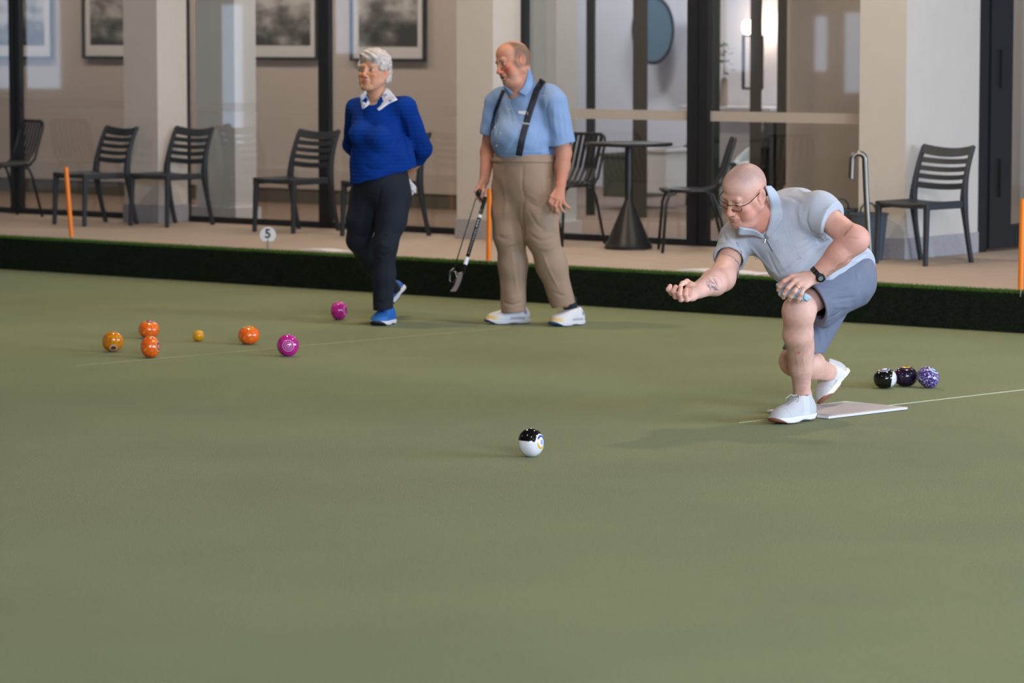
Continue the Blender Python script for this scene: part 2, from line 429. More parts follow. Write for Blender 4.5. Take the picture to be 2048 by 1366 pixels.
picture(167, 300, 117, .82, 'black framed dark print, left half beside the beige pillar behind the slatted chair', 2)
picture(494, 637, 119, .82, 'black framed landscape print between two window posts, left of the grey-haired woman', 3)
picture(702, 852, 122, .82, 'black framed print of a building above the grey-haired woman', 4)

# lobby seen through the opening: dark posts, counter, seats, mirror, lamp, plant
def post(x0, x1, t, m, nm='lobby_post', z0=ZP, z1=ZT, lab=None):
    a, _ = HP(x0, 300, t); c, _ = HP(x1, 300, t)
    o = MB().slab(a, c, t, t+.025, z0, z1).build('trim_%s' % nm, m); struct(o); return o
M['brownpost'] = mat('brown_post', (64, 58, 50), .6)
M['mirror'] = mat('mirror_silver', (104, 128, 144), .3, metal=.3)
M['lampglow'] = mat('lamp_globe', (255, 226, 196), .4, emis=11)
M['leaf'] = mat('plant_leaf', (46, 74, 34), .6)
M['vase'] = mat('vase_clay', (150, 132, 118), .6)
M['sofa'] = mat('pale_upholstery', (190, 196, 200), .85)
M['grey_uph'] = mat('grey_upholstery', (74, 72, 72), .9)
M['cabinet'] = mat('grey_cabinet', (96, 98, 88), .6)
post(1172, 1187, 5.0, M['black_frame'], '3'); post(1265, 1291, 4.97, M['brownpost'], '4'); post(1423, 1424.5, 4.97, M['brownpost'], '5')
post(1499, 1519, 5.0, M['brownpost'], '6'); post(1553, 1574, 4.97, M['brownpost'], '7')
# dark shaft between the door stile and the lobby
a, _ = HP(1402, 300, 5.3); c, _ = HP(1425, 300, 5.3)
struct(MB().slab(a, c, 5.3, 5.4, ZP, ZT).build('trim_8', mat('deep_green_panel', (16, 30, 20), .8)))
# rail at sill height against the white wall
a, _ = HP(1110, 212, 6.8); c, _ = HP(1570, 212, 6.8)
_, zr = HP(1300, 212, 6.8)
# round mirror
mz = HP(1302, 60, 8.9)
root = empty('round_mirror', H(mz[0], 8.95, mz[1]), HANG, label='round blue-grey mirror on the white brick wall of the lobby', cat='mirror')
MB().lathe([(0.001, 0), (.245, 0), (.245, .02)], (0, 0, 0), 40, axis=(0, -1, 0)).build('mirror_glass', M['mirror'], root)
f = MB(); f.tube([(math.cos(a_)*.25, -.02, math.sin(a_)*.25) for a_ in np.linspace(0, 2*math.pi, 40)[:-1]], .013, 8, closed=True); f.build('rim', M['bmetal'], root)
root.scale = (.95, 1, 1.25)
# lamp on the wall with a square bracket
lz = HP(1496, 55, 6.4)
root = empty('wall_lamp', H(lz[0], 6.4, lz[1]), HANG, label='glowing wall lamp with black square bracket in the lobby', cat='lamp')
MB().lathe([(.001, -.06), (.035, -.052), (.05, -.02), (.052, .02), (.036, .055), (.001, .065)], (0, 0, 0), 20).build('globe', M['lampglow'], root, smooth=True)
f = MB(); x1 = .13; zb_ = -.50
for c_, sz in (((.05, 0, -.07), (.20, .02, .014)), ((-.045, 0, -.29), (.02, .02, .45)), ((.145, 0, -.29), (.02, .02, .45)), ((.05, 0, -.51), (.21, .02, .018))):
    f.box(c_, sz)
f.build('bracket', M['bmetal'], root)
l = bpy.data.lights.new('wall_lamp_bulb', 'POINT'); l.energy = 6; l.color = (1, .78, .62); l.shadow_soft_size = .05
lo = bpy.data.objects.new('wall_lamp_bulb', l); COL.objects.link(lo); lo.location = (0, .16, 0.02); lo.parent = root
# white wall right behind the lamp with a ledge
a, _ = HP(1415, 300, 6.75); c, _ = HP(1600, 300, 6.75); _, zl = HP(1450, 212, 6.6)
struct(MB().slab(a, c, 6.7, 6.8, ZP, ZT).build('wall_lobby_back', M['brick']))
led = MB().slab(a, c, 6.3, 6.68, zl-.03, zl); led.slab(a, c, 6.56, 6.66, ZP, zl-.03)
tag(led.build('ledge', M['white']), 'white ledge below the wall lamp in the lobby', 'shelf')
# vase with plant
vp = HP(1448, 209, 6.45)
root = empty('potted_plant', H(vp[0], 6.45, zl), HANG, label='tall clay vase with green leaves on the white lobby ledge', cat='plant')
MB().lathe([(.03, 0), (.036, .05), (.03, .2), (.022, .24)], n=16).build('vase', M['vase'], root, smooth=True)
f = MB(); rr = random.Random(3)
for i in range(40):
    z = .26 + rr.random()*.26; x = rr.uniform(-.04, .04)+(.02 if z < .38 else -.02); y = rr.uniform(-.04, .04); an = rr.uniform(0, 6.3)
    d = Vector((math.cos(an), math.sin(an), rr.uniform(-.4, .6)))*.07; n_ = Vector((-d.y, d.x, 0))*.4
    c_ = Vector((x, y, z)); f.add([c_, c_+d*.5+n_, c_+d, c_+d*.5-n_], [(0, 1, 2, 3)])
f.tube([(0, 0, .22), (0, 0, .5)], .003, 5)
f.build('leaves', M['leaf'], root)
# grey low cabinet and white basin stand behind the table
def lobby_box(name, x0, x1, y0, y1, t, dep, m, label, cat):
    s0, z1_ = HP(x0, y0, t); s1, z0_ = HP(x1, y1, t)
    root = empty(name, H((s0+s1)/2, t+dep/2, max(z0_, ZP)), HANG, label=label, cat=cat)
    hh = z1_-max(z0_, ZP)
    MB().box((0, 0, hh/2), (s1-s0, dep, hh)).build('body', m, root, bevel=.01)
    MB().box((0, -.01, hh-.015), (s1-s0+.04, dep+.03, .03)).build('top', m, root, bevel=.004)
    return root
lobby_box('low_cabinet', 1205, 1283, 306, 396, 6.0, .5, M['cabinet'], 'grey low cabinet behind the cafe table inside the lobby', 'cabinet')
lobby_box('plinth', 1292, 1332, 296, 388, 5.5, .35, M['white'], 'white pedestal cabinet right of the cafe table column, inside the glass', 'cabinet')
def tub_chair(x0, x1, y0, y1, t, m, label):
    s0, z1_ = HP(x0, y0, t); s1, z0_ = HP(x1, y1, t); w_ = s1-s0
    root = empty('tub_chair', H((s0+s1)/2, t+.3, ZP), HANG, label=label, cat='armchair')
    h = z1_-ZP; f = MB(); n = 20; vs = []; fs = []
    for i in range(n+1):
        a_ = math.pi*1.25*i/n - math.pi*.125
        hh = h*(.72+.28*math.sin(max(0, min(math.pi, a_))))
        for r_, zz in ((w_/2, .1), (w_/2, hh), (w_/2-.06, hh), (w_/2-.06, .1)):
            vs.append(Vector((math.cos(a_)*r_, math.sin(a_)*r_, zz)))
    for i in range(n):
        for k in range(4): fs.append((i*4+k, i*4+(k+1) % 4, i*4+4+(k+1) % 4, i*4+4+k))
    f.add(vs, fs); f.build('shell', m, root, bevel=.01)
    MB().lathe([(w_/2-.06, .12), (w_/2-.05, .38), (w_/2-.1, .43), (.01, .44)], n=24).build('cushion', m, root, smooth=True)
    for i in range(4):
        a_ = math.pi/4+i*math.pi/2; x, y = math.cos(a_)*w_*.35, math.sin(a_)*w_*.35
        MB().tube([(x, y, 0), (x*.9, y*.9, .13)], .014, 8).build('leg', M['bmetal'], root)
tub_chair(1330, 1378, 246, 396, 6.6, M['grey_uph'], 'grey tub chair in the lobby just left of the double door post')
tub_chair(1474, 1500, 240, 396, 5.1, M['grey_uph'], 'grey tub chair in the lobby right of the white armchair')
tub_chair(1424, 1500, 286, 396, 5.7, M['sofa'], 'white armchair in the lobby behind the side-on black chair')
a, _ = HP(1521, 300, 5.6); c, _ = HP(1558, 300, 5.6); _, z1_ = HP(1530, 244, 5.6)
root = empty('screen_panel', H((a+c)/2, 5.65, ZP), HANG, label='black slatted screen standing in the lobby at the right end', cat='screen')
f = MB(); W_ = c-a
for i in range(6): f.box((-W_/2+W_*(i+.5)/6, 0, (z1_-ZP)/2), (W_/6-.012, .03, z1_-ZP))
f.box((0, .02, (z1_-ZP)/2), (W_, .01, z1_-ZP)); f.build('slats', M['black_frame'], root)

# far left end of the hall: tall bright glass doors, seen only mirrored in the windows
def panel(p, q, z0, z1, m, name):
    d = (q-p).normalized(); n = Vector((-d.y, d.x, 0))*.05
    o = MB().prism([p-n, q-n, q+n, p+n], (0, 0, z1-z0)).build(name, m); o.location.z = z0; struct(o); return o
M['skypane'] = mat('daylit_pane', (196, 212, 236), .4, emis=2.4)
def hl(y): return Vector((-21.0, y, 0))
panel(hl(-8), hl(40), 0, 5.6, M['inner_wall'], 'wall_left')
k_ = 9
for y0, wd_, z0, z1 in ((26.45, .8, 1.0, 2.6), (24.03, .40, .25, 2.1), (22.48, .35, 1.45, 2.6), (15.88, .14, 1.2, 1.95), (15.38, .2, .9, 2.0), (17.0, .3, 1.2, 2.4), (19.9, .6, 1.6, 2.6)):
    o = panel(hl(y0)+Vector((.1, 0, 0)), hl(y0+wd_)+Vector((.1, 0, 0)), z0, z1, M['skypane'], 'window_%d' % k_); k_ += 1
panel(Vector((-21, -9, 0)), Vector((17, -9, 0)), 0, 1.2, M['inner_wall'], 'wall_front')
panel(Vector((17, -9, 0)), Vector((17, 12, 0)), 0, .9, M['inner_wall'], 'wall_right')

# round high-bay lamps under the ceiling
M['bay_glow'] = mat('lamp_diffuser', (255, 220, 180), .4, emis=20)
def bay_lamp(x, y, i, first=[None]):
    if first[0] is None:
        root = empty('ceiling_lamp', (x, y, 5.25)); first[0] = root
        MB().lathe([(.01, .16), (.08, .16), (.2, .02), (.2, 0), (.185, 0), (.18, .02)], n=28).build('shade', M['bmetal'], root, smooth=False)
        MB().lathe([(.001, .012), (.17, .012), (.17, .018)], n=28).build('diffuser', M['bay_glow'], root)
        MB().tube([(0, 0, .15), (0, 0, .36)], .01, 8).build('stem', M['bmetal'], root)
    else:
        root = copy_tree(first[0]); root.location = (x, y, 5.25)
    tag(root, 'round warm ceiling lamp hanging over the green', 'lamp', 'ceiling lamps over the green')
    l = bpy.data.lights.new('lamp_light', 'AREA'); l.shape = 'DISK'; l.size = .34; l.energy = LAMP_W; l.color = (1, .80, .60)
    lo = bpy.data.objects.new('lamp_light', l); COL.objects.link(lo); lo.location = (x, y, 5.22)
for x, y, LAMP_W in ((-6.6, 22.2, 25), (-1.7, 20.2, 110), (2.7, 17.6, 110), (7.2, 14.2, 110), (-7.0, 15.5, 15), (-2.4, 12.6, 45), (2.2, 9.8, 60), (7.0, 7.0, 60)):
    bay_lamp(x, y, 0)
# soft unseen fill lights added behind the glass to brighten the rooms
for s_, t_, e_ in ((-5.0, 3.6, 20), (-3.2, 3.6, 24), (-1.5, 3.6, 24), (.3, 3.6, 26), (2.0, 3.6, 30), (3.8, 3.5, 22), (5.6, 2.95, 16), (0.6, 7.6, 62), (-1.2, 7.8, 46), (2.8, 6.2, 42), (4.2, 5.9, 26), (6.2, 6.0, 26)):
    l = bpy.data.lights.new('room_fill_light', 'AREA'); l.shape = 'DISK'; l.size = .5; l.energy = e_; l.color = (.90, .93, 1) if t_ > 6.1 else (1, .88, .78)
    lo = bpy.data.objects.new('room_fill_light', l); COL.objects.link(lo); lo.location = H(s_, t_, 3.2)
# unseen fill lights added above the terrace to brighten paving and pillars
for s_, e_ in ((-1.2, 7), (1.5, 15), (4.2, 26), (6.9, 20), (9.6, 14)):
    l = bpy.data.lights.new('terrace_fill_light', 'AREA'); l.shape = 'DISK'; l.size = .5; l.energy = e_; l.color = (1, .86, .74)
    lo = bpy.data.objects.new('terrace_fill_light', l); COL.objects.link(lo); lo.location = H(s_, 1.1, 3.6)
# ================================================================== FURNITURE AND THINGS
def slat_chair_proto():
    """charcoal resin side chair, local: faces -Y, back at +Y, origin on the floor under its middle"""
    root = empty('slatted_chair', (0, 0, 0))
    W, D = .46, .47; zs = .425
    # seat: dished panel
    n = 12; f = MB(); top = []; bot = []
    for j in range(n+1):
        for i in range(n+1):
            x = -W/2+.02 + (W-.04)*i/n; y = -D/2 + D*j/n
            dish = -.020*(1-(2*i/n-1)**2)*(.4+.6*math.sin(math.pi*j/n)) + .006*(1-j/n)
            top.append((x, y, zs+dish)); bot.append((x, y, zs+dish-.022-.012*(1-(2*i/n-1)**2)))
    fs = []
    for j in range(n):
        for i in range(n):
            a = j*(n+1)+i; fs.append((a, a+1, a+n+2, a+n+1)); a += (n+1)**2; fs.append((a, a+n+1, a+n+2, a+1))
    k = (n+1)**2
    for i in range(n):
        fs += [(i, i+k, i+1+k, i+1), (n*(n+1)+i+1, n*(n+1)+i+1+k, n*(n+1)+i+k, n*(n+1)+i),
               ((i+1)*(n+1), (i+1)*(n+1)+k, i*(n+1)+k, i*(n+1)), (i*(n+1)+n, i*(n+1)+n+k, (i+1)*(n+1)+n+k, (i+1)*(n+1)+n)]
    f.add(top+bot, fs); f.build('seat', M['resin'], root, smooth=True)
    f = MB()
    for sx in (-1, 1): f.box((sx*(W/2-.012), 0, zs-.02), (.03, D, .052))
    f.build('side_rail', M['resin'], root, bevel=.008)
    # front legs
    for sx in (-1, 1):
        f = MB(); x = sx*(W/2-.018)
        pts = [((x, -D/2+.022, zs+.003), .040), ((x, -D/2+.020, zs-.06), .038), ((x+sx*.006, -D/2+.004, 0), .030)]
        vs = []; fs = []
        for c, r in pts:
            for dx, dy in ((-1, -1), (1, -1), (1, 1), (-1, 1)): vs.append((c[0]+dx*r/2, c[1]+dy*r/2, c[2]))
        for i in range(2):
            for q in range(4): fs.append((i*4+q, i*4+(q+1) % 4, i*4+4+(q+1) % 4, i*4+4+q))
        fs += [(0, 3, 2, 1), (8, 9, 10, 11)]; f.add(vs, fs); f.build('front_leg', M['resin'], root, bevel=.006)
    # rear leg and stile in one sweep
    def stile(z):                          # y of the rear line by height
        if z < zs: return D/2-.02 + .10*(1-z/zs)**1.3
        u = (z-zs)/(.80-zs); return D/2-.02 + .015*u + .105*u*u
    def splay(z): return .225 if z < zs else .225-.008*((z-zs)/.37)
    for sx in (-1, 1):
        f = MB(); vs = []; fs = []; zz = np.linspace(0, .80, 17)
        for z in zz:
            r = .030 + .016*math.exp(-((z-zs)/.12)**2); d = .034+.012*math.exp(-((z-zs)/.15)**2)
            if z > .75: r *= .9
            x, y = sx*splay(z), stile(z)
            for dx, dy in ((-1, -1), (1, -1), (1, 1), (-1, 1)): vs.append((x+dx*r/2, y+dy*d/2, z))
        for i in range(16):
            for q in range(4): fs.append((i*4+q, i*4+(q+1) % 4, i*4+4+(q+1) % 4, i*4+4+q))
        fs += [(0, 3, 2, 1), (64, 65, 66, 67)]; f.add(vs, fs); f.build('rear_leg', M['resin'], root, bevel=.006)
    # five curved back slats
    for z0, h in ((.765, .062), (.703, .036), (.648, .034), (.593, .034), (.532, .042)):
        f = MB(); vs = []; fs = []; m = 14
        for i in range(m+1):
            u = 2*i/m-1; x = u*.222; bow = .035*(1-u*u)
            dz = -.014*(1-u*u) + (.012*u*u if z0 > .75 else 0)
            for yy, zz_ in ((-.009, h/2), (.009, h/2), (.009, -h/2), (-.009, -h/2)):
                z = z0+dz+zz_; vs.append((x, stile(z0+zz_)+bow+yy, z))
        for i in range(m):
            for q in range(4): fs.append((i*4+q, i*4+(q+1) % 4, i*4+4+(q+1) % 4, i*4+4+q))
        fs += [(0, 3, 2, 1), (m*4, m*4+1, m*4+2, m*4+3)]; f.add(vs, fs); f.build('back_slat', M['resin'], root, bevel=.004)
    return root
SC = slat_chair_proto(); SC.scale = (.90, .92, .95)
GRP = 'charcoal slatted chairs along the terrace'
def put_chair(s, t, rot, label, first=[True]):
    o = SC if first[0] else copy_tree(SC); first[0] = False
    o.location = H(s, t, ZP); o.rotation_euler = (0, 0, HANG+R(rot)); tag(o, label, 'chair', GRP); return o
put_chair(-.57, 1.50, -8, 'charcoal slatted chair behind the leaning orange stake, left of the beige pillar')
put_chair(.01, 1.76, 0, 'charcoal slatted chair in front of the left beige pillar and black post')
put_chair(1.30, 1.78, 0, 'charcoal slatted chair above the round number 5 marker')
put_chair(2.20, 1.76, -8, 'charcoal slatted chair mostly hidden behind the grey-haired woman')
put_chair(6.88, 1.70, -4, 'charcoal slatted chair by the white pillar face and the side door at right')

def bar_chair_proto():
    """black metal chair, flat upright slats, rounded hoop back, tube legs; faces -Y"""
    root = empty('metal_chair', (0, 0, 0)); W, D = .44, .42; zs = .435
    r = .0125
    f = MB()
    top = .80
    def yb(z): u = (z-zs)/(top-zs); return D/2 + .02 + .13*u
    hoop = [(-W/2, D/2-.02, zs), (-W/2, yb(zs+.05), zs+.05), (-W/2, yb(zs+.2), zs+.2), (-W/2, yb(top-.06), top-.06), (-W/2+.02, yb(top-.02), top-.02), (-W/2+.06, yb(top), top),
            (W/2-.06, yb(top), top), (W/2-.02, yb(top-.02), top-.02), (W/2, yb(top-.06), top-.06), (W/2, yb(zs+.2), zs+.2), (W/2, yb(zs+.05), zs+.05), (W/2, D/2-.02, zs)]
    f.tube(hoop, r, 10); f.build('back_hoop', M['bmetal'], root, smooth=True)
    f = MB(); f.tube([(-W/2, -D/2+.05, zs), (-W/2, D/2-.02, zs)], r, 10); f.tube([(W/2, -D/2+.05, zs), (W/2, D/2-.02, zs)], r, 10)
    f.tube([(-W/2, -D/2+.05, zs), (-W/2+.04, -D/2, zs), (W/2-.04, -D/2, zs), (W/2, -D/2+.05, zs)], r, 10)
    f.tube([(-W/2, D/2-.02, zs), (W/2, D/2-.02, zs)], r, 8); f.build('seat_frame', M['bmetal'], root, smooth=True)
    for i in range(7):                                   # slats: seat and back in one bent strip
        x = -W/2+.048 + (W-.096)*i/6; vs = []; fs = []
        prof = [(-D/2-.005, zs+.006), (-D/2+.05, zs+.014), (0, zs+.006), (D/2-.08, zs+.008), (D/2-.01, zs+.03), (yb(zs+.12)-.004, zs+.12), (yb(zs+.25)-.004, zs+.25), (yb(top-.01)-.004, top-.004)]
        for y, z in prof:
            for dx, dd in ((-.019, 0), (.019, 0), (.019, -.004), (-.019, -.004)): vs.append((x+dx, y+(dd if z > zs+.05 else 0), z+(0 if z > zs+.05 else dd)))
        m = len(prof)
        for k in range(m-1):
            for q in range(4): fs.append((k*4+q, k*4+(q+1) % 4, k*4+4+(q+1) % 4, k*4+4+q))
        fs += [(0, 3, 2, 1), (m*4-4, m*4-3, m*4-2, m*4-1)]
        g_ = MB(); g_.add(vs, fs); g_.build('slat', M['bmetal'], root)
    for sx in (-1, 1):
        f = MB(); f.tube([(sx*(W/2), -D/2+.10, zs-.005), (sx*(W/2+.006), -D/2+.045, zs-.03), (sx*(W/2+.014), -D/2+.02, zs-.09), (sx*(W/2+.025), -D/2-.01, 0)], r, 10)
        f.build('front_leg', M['bmetal'], root, smooth=True)
        f = MB(); f.tube([(sx*(W/2), D/2-.10, zs-.005), (sx*(W/2+.006), D/2-.03, zs-.03), (sx*(W/2+.014), D/2+.0, zs-.09), (sx*(W/2+.025), D/2+.10, 0)], r, 10)
        f.build('rear_leg', M['bmetal'], root, smooth=True)
    return root
BC = bar_chair_proto(); BC.scale = (.84, .86, .97); BG = 'black metal chairs with upright slats'
def put_bar(s, t, rot, label, o=None):
    o = o or copy_tree(BC); o.location = H(s, t, ZP); o.rotation_euler = (0, 0, HANG+R(rot)); tag(o, label, 'chair', BG)
put_bar(-1.92, 1.80, -14, 'black metal chair with upright back slats, cut by the left edge', BC)
put_bar(3.82, 1.80, -4, 'black metal chair with upright back slats between the man in braces and the cafe table')
put_bar(4.98, 1.76, -50, 'black metal chair seen side-on between the cafe table and the bending man')

# cafe table with a cone foot
root = empty('cafe_table', H(4.50, 1.72, ZP), 0, label='round black cafe table with a cone-shaped foot', cat='table')
MB().lathe([(.001, 0), (.165, 0), (.168, .02), (.15, .045), (.032, .33), (.028, .34)], n=40).build('cone_foot', M['bmetal'], root, autos=True)
MB().lathe([(.028, .33), (.027, .705)], n=20).build('column', M['bmetal'], root, autos=True)
MB().lathe([(.03, .70), (.18, .712), (.30, .715), (.305, .722), (.305, .734), (.30, .738), (.001, .738)], n=48).build('tabletop', M['bmetal'], root, autos=True)

# orange rink stakes
def stake(px0, py0, px1, py1, label):
    a = G(px0, py0, ZP); b = P(px1, py1, a.y); off = Vector(a)
    root = empty('rink_stake', a, label=label, cat='stake', group='orange rink stakes')
    d = (b-a); MB().tube([d.normalized()*.012, d], .0165, 16).build('pole', M['orange'], root, smooth=False, autos=True)
    MB().tube([(0, 0, -.03), d.normalized()*.02], .008, 10).build('spike', M['steel'], root)
stake(143.5, 477, 132, 334, 'leaning orange stake at the left, in front of a slatted chair')
stake(977, 525, 979, 377, 'orange stake between the picker-up tool and the beige trousers')
stake(2041, 583, 2045.5, 398, 'orange stake at the right edge of the photo')

# number marker 5 on a spike
def marker(px, py, label, digit, yaw=0, sc=1.0):
    a = G(px, py, ZP-.01); root = empty('rink_marker', a, R(yaw), label=label, cat='marker')
    pts = []
    for k in range(33):
        t_ = -R(52) + (math.pi+2*R(52))*k/32; pts.append((math.cos(t_)*.056*sc, -.004, .105*sc+math.sin(t_)*.056*sc))
    # flat foot edge
    MB().prism(pts, (0, .008, 0)).build('disc', M['marker'], root)
    MB().tube([(0, 0, 0), (0, 0, .075*sc)], .006, 8).build('spike', M['steel'], root)
    if digit:
        cu = bpy.data.curves.new('digit', 'FONT'); cu.body = '5'; cu.size = .088*sc; cu.extrude = .001; cu.offset = .0016
        cu.align_x = 'CENTER'; cu.align_y = 'CENTER'
        t_ = bpy.data.objects.new('digit', cu); COL.objects.link(t_); t_.location = (0, -.0055, .112*sc); t_.rotation_euler = (math.pi/2, 0, 0)
        dg = bpy.context.evaluated_depsgraph_get(); dg.update(); me = bpy.data.meshes.new_from_object(t_.evaluated_get(dg))
        bpy.data.objects.remove(t_)
        o = bpy.data.objects.new('digit', me); COL.objects.link(o); o.parent = root; o.location = (0, -.0055, .112*sc); o.rotation_euler = (math.pi/2, 0, 0)
        me.materials.clear(); me.materials.append(M['ink'])
M['marker'] = mat('marker_white', (216, 218, 220), .5); M['ink'] = mat('black_ink', (22, 24, 26), .6)
marker(536, 500, 'small white round-topped rink marker with a black 5 on the terrace edge', True)
marker(1476, 556, 'white rink marker on the terrace edge half hidden behind the bending man arm', False, 35, 1.15)

# low white strips lying along the terrace edge
def kerb(p, q, label):
    s0, t0 = SG(*p); s1, t1 = SG(*q)
    b = MB(); n = 16
    t0 = max(t0, .145); vs = []; fs = []
    for i in range(n+1):
        u = i/n; s = s0+(s1-s0)*u; z = ZP+.006+.008*math.sin(u*math.pi*2.2)**2
        for tt, zz in ((t0, z), (t0, ZP+.001), (t0+.16, ZP+.001), (t0+.16, z)): vs.append(H(s, tt, zz))
    for i in range(n):
        for q_ in range(4): fs.append((i*4+q_, i*4+(q_+1) % 4, i*4+4+(q_+1) % 4, i*4+4+q_))
    fs += [(0, 3, 2, 1), (n*4, n*4+1, n*4+2, n*4+3)]; b.add(vs, fs)
    tag(b.build('white_mat', M['mat_white']), label, 'mat')
kerb((566, 503), (722, 512), 'thin white mat lying on the terrace edge right of the number 5 marker')
kerb((1318, 545), (1500, 551), 'thin white mat lying on the terrace edge behind the outstretched arm')

# hooked steel stand pipe
a = G(1743, 572, ZP); root = empty('stand_pipe', a, label='hooked brushed steel pipe standing on the terrace behind the bending man', cat='pipe')
top = P(1729, 312, a.y) - a; tipx = P(1703, 357, a.y) - a; r_ = (P(1733, 312, a.y)-P(1707, 312, a.y)).x/2
pts = [Vector((0, 0, 0)), Vector((top.x*.75, 0, top.z*.7)), Vector((top.x*.95, 0, top.z*.96))]
cx = top.x - r_ + .003; cz = top.z*.97
for k in range(0, 13):
    t_ = math.pi*k/12; pts.append(Vector((cx+math.cos(t_)*r_, 0, cz+math.sin(t_)*r_)))
pts.append(Vector((cx-r_-.004, 0, tipx.z)))
MB().tube(pts, .0175, 16).build('pipe', M['steel'], root, autos=True)
MB().lathe([(.03, 0), (.03, .008), (.02, .012)], n=20).build('flange', M['steel'], root)

# buckets
def bucket(px, t, label, h=.30):
    s_, _ = HP(px, 470, t); root = empty('bucket', H(s_, t, ZP), R(12), label=label, cat='bucket', group='slate grey buckets')
    MB().lathe([(.001, 0), (.088, 0), (.092, .01), (.122, h), (.129, h), (.129, h+.012), (.117, h+.012), (.088, .014), (.001, .012)], n=36).build('tub', M['bucket'], root, autos=True)
    MB().tube([(-.055, .02, h), (-.052, .02, h+.04), (-.03, .02, h+.070), (0, .02, h+.08), (.03, .02, h+.070), (.052, .02, h+.04), (.055, .02, h)], .007, 8).build('handle', M['bucket'], root, smooth=True)
bucket(1738, 1.76, 'slate bucket with loop handle between the steel pipe and the slatted chair')
bucket(1683, 2.10, 'slate bucket almost hidden behind the bending man back')

# delivery mat
c0, c1, c2 = G(1533, 826), G(1657, 839), G(1815, 820); c3 = c0 + (c2-c1)
root = empty('delivery_mat', (c1+c3)/2 + Vector((0, 0, .0035)), label='white ribbed rubber mat lying under the bending man rear foot', cat='mat')
off = root.location; b = MB(); b.prism([v-off+Vector((0, 0, .0035)) for v in (c0, c1, c2, c3)], (0, 0, .010)); b.build('sheet', M['mat_white'], root)
b = MB(); ex = (c2-c1); ey = (c0-c1)
M['rib'] = mat('grey_rib', (184, 180, 186), .7)
for i in range(46):
    u = .03+.94*i/45; p = c1+ex*u+ey*.07-off+Vector((0, 0, .0138)); q = c1+ex*u+ey*.93-off+Vector((0, 0, .0138)); d_ = ex.normalized()*.0018
    b.add([p-d_, p+d_, q+d_, q-d_], [(0, 1, 2, 3)])
b.build('ribs', M['rib'], root)

# ------------------------------------------------------------------ bowls
def bowl_mat(name, c1_, c2_=None, scale=30, thr=.55, rough=.12):
    m = bpy.data.materials.new(name); m.use_nodes = True; nt = m.node_tree; b = nt.nodes['Principled BSDF']
    b.inputs['Roughness'].default_value = rough; b.inputs['Coat Weight'].default_value = .5; b.inputs['Coat Roughness'].default_value = .05
    b.inputs['Base Color'].default_value = s2l(c1_)
    if c2_:
        tc = nt.nodes.new('ShaderNodeTexCoord'); n = nt.nodes.new('ShaderNodeTexNoise'); n.inputs['Scale'].default_value = scale; n.inputs['Detail'].default_value = 3
        nt.links.new(tc.outputs['Object'], n.inputs['Vector']); cr = nt.nodes.new('ShaderNodeValToRGB')
        cr.color_ramp.elements[0].position = thr-.02; cr.color_ramp.elements[0].color = s2l(c1_)
        cr.color_ramp.elements[1].position = thr+.03; cr.color_ramp.elements[1].color = s2l(c2_)
        nt.links.new(n.outputs[0], cr.inputs[0]); nt.links.new(cr.outputs[0], b.inputs['Base Color'])
    return m
def ink(c): return bowl_mat('bowl_ink_%d_%d_%d' % c, c, rough=.25)
BR = .0615; BA = .052     # running radius, half thickness along the bias axis
def bowl_prof(u):         # u -1..1 along the axis -> radius
    return BR * (1-abs(u)**2.6)**.5
def bowl(px, py, axis, m, label, marks=(), rad=BR, ground=0.0, cat='bowl', jack=False, band=None, group='lawn bowls on the green', D=None):
    g_ = G(px, py, 0); s_ = rad/BR
    ax = Vector(axis).normalized(); q = Vector((0, 0, 1)).rotation_difference(ax).to_matrix()
    # rest on the carpet
    n = 48; k = 32; vs = []; prof = []
    for i in range(k+1):
        u = -math.cos(math.pi*i/k); r = (math.sqrt(max(0, 1-u*u))*BR if jack else BR*max(0, 1-abs(u)**2.35)**.5)*s_
        prof.append((max(r, .0005), u*(BR if jack else BA)*s_))
    lo = min((q @ Vector((math.cos(t_)*r, math.sin(t_)*r, z))).z for r, z in prof for t_ in np.linspace(0, 6.28, 60))
    root = empty('jack_ball' if jack else 'lawn_bowl', (g_.x, g_.y, -lo), label=label, cat=cat)
    if group and not jack: root['group'] = group
    b = MB(); b.lathe(prof, n=n, axis=ax); b.build('ball', m, root, smooth=True)
    def surf_r(rr):     # height on the axis where the section radius is rr
        for r, z in prof[k//2:][::-1]:
            if r >= rr: return z
        return 0
    def ring(r0, r1, mm, nm, side=1, lift=.0012, a0=0, a1=2*math.pi):
        vs = []; fs = []; N = 40; K = 4
        full = (a1-a0) > 6.2
        for j in range(K+1):
            rr = r0+(r1-r0)*j/K
            # interpolate the profile height
            z = np.interp(rr, [p_[0] for p_ in prof[k//2:]][::-1], [p_[1] for p_ in prof[k//2:]][::-1])
            for i in range(N+1):
                t_ = a0+(a1-a0)*i/N; vs.append(q @ (Vector((math.cos(t_)*rr, math.sin(t_)*rr, z*side + lift*side))))
        for j in range(K):
            for i in range(N):
                a_ = j*(N+1)+i; fs.append((a_, a_+1, a_+N+2, a_+N+1))
        b_ = MB(); b_.add(vs, fs); b_.build(nm, mm, root, smooth=True)
    for (r0, r1, mm, nm, side, *rest) in marks:
        ring(r0*s_, r1*s_, mm, nm, side, .0008*(1+.5*len(rest)), *(rest if rest else (0, 2*math.pi)))
    if band:            # painted belt: slice of the surface between two parallel planes
        (nx, d0, d1, mm, nm) = band
        b_ = MB(); nv = Vector(nx).normalized(); pts = [q @ Vector((math.cos(t_)*r, math.sin(t_)*r, z)) for r, z in prof for t_ in np.linspace(0, 2*math.pi, n+1)[:-1]]
    return root
W_, Y_, B_ = ink((225, 225, 228)), ink((230, 180, 40)), ink((40, 80, 170))
PW = ink((222, 160, 205))
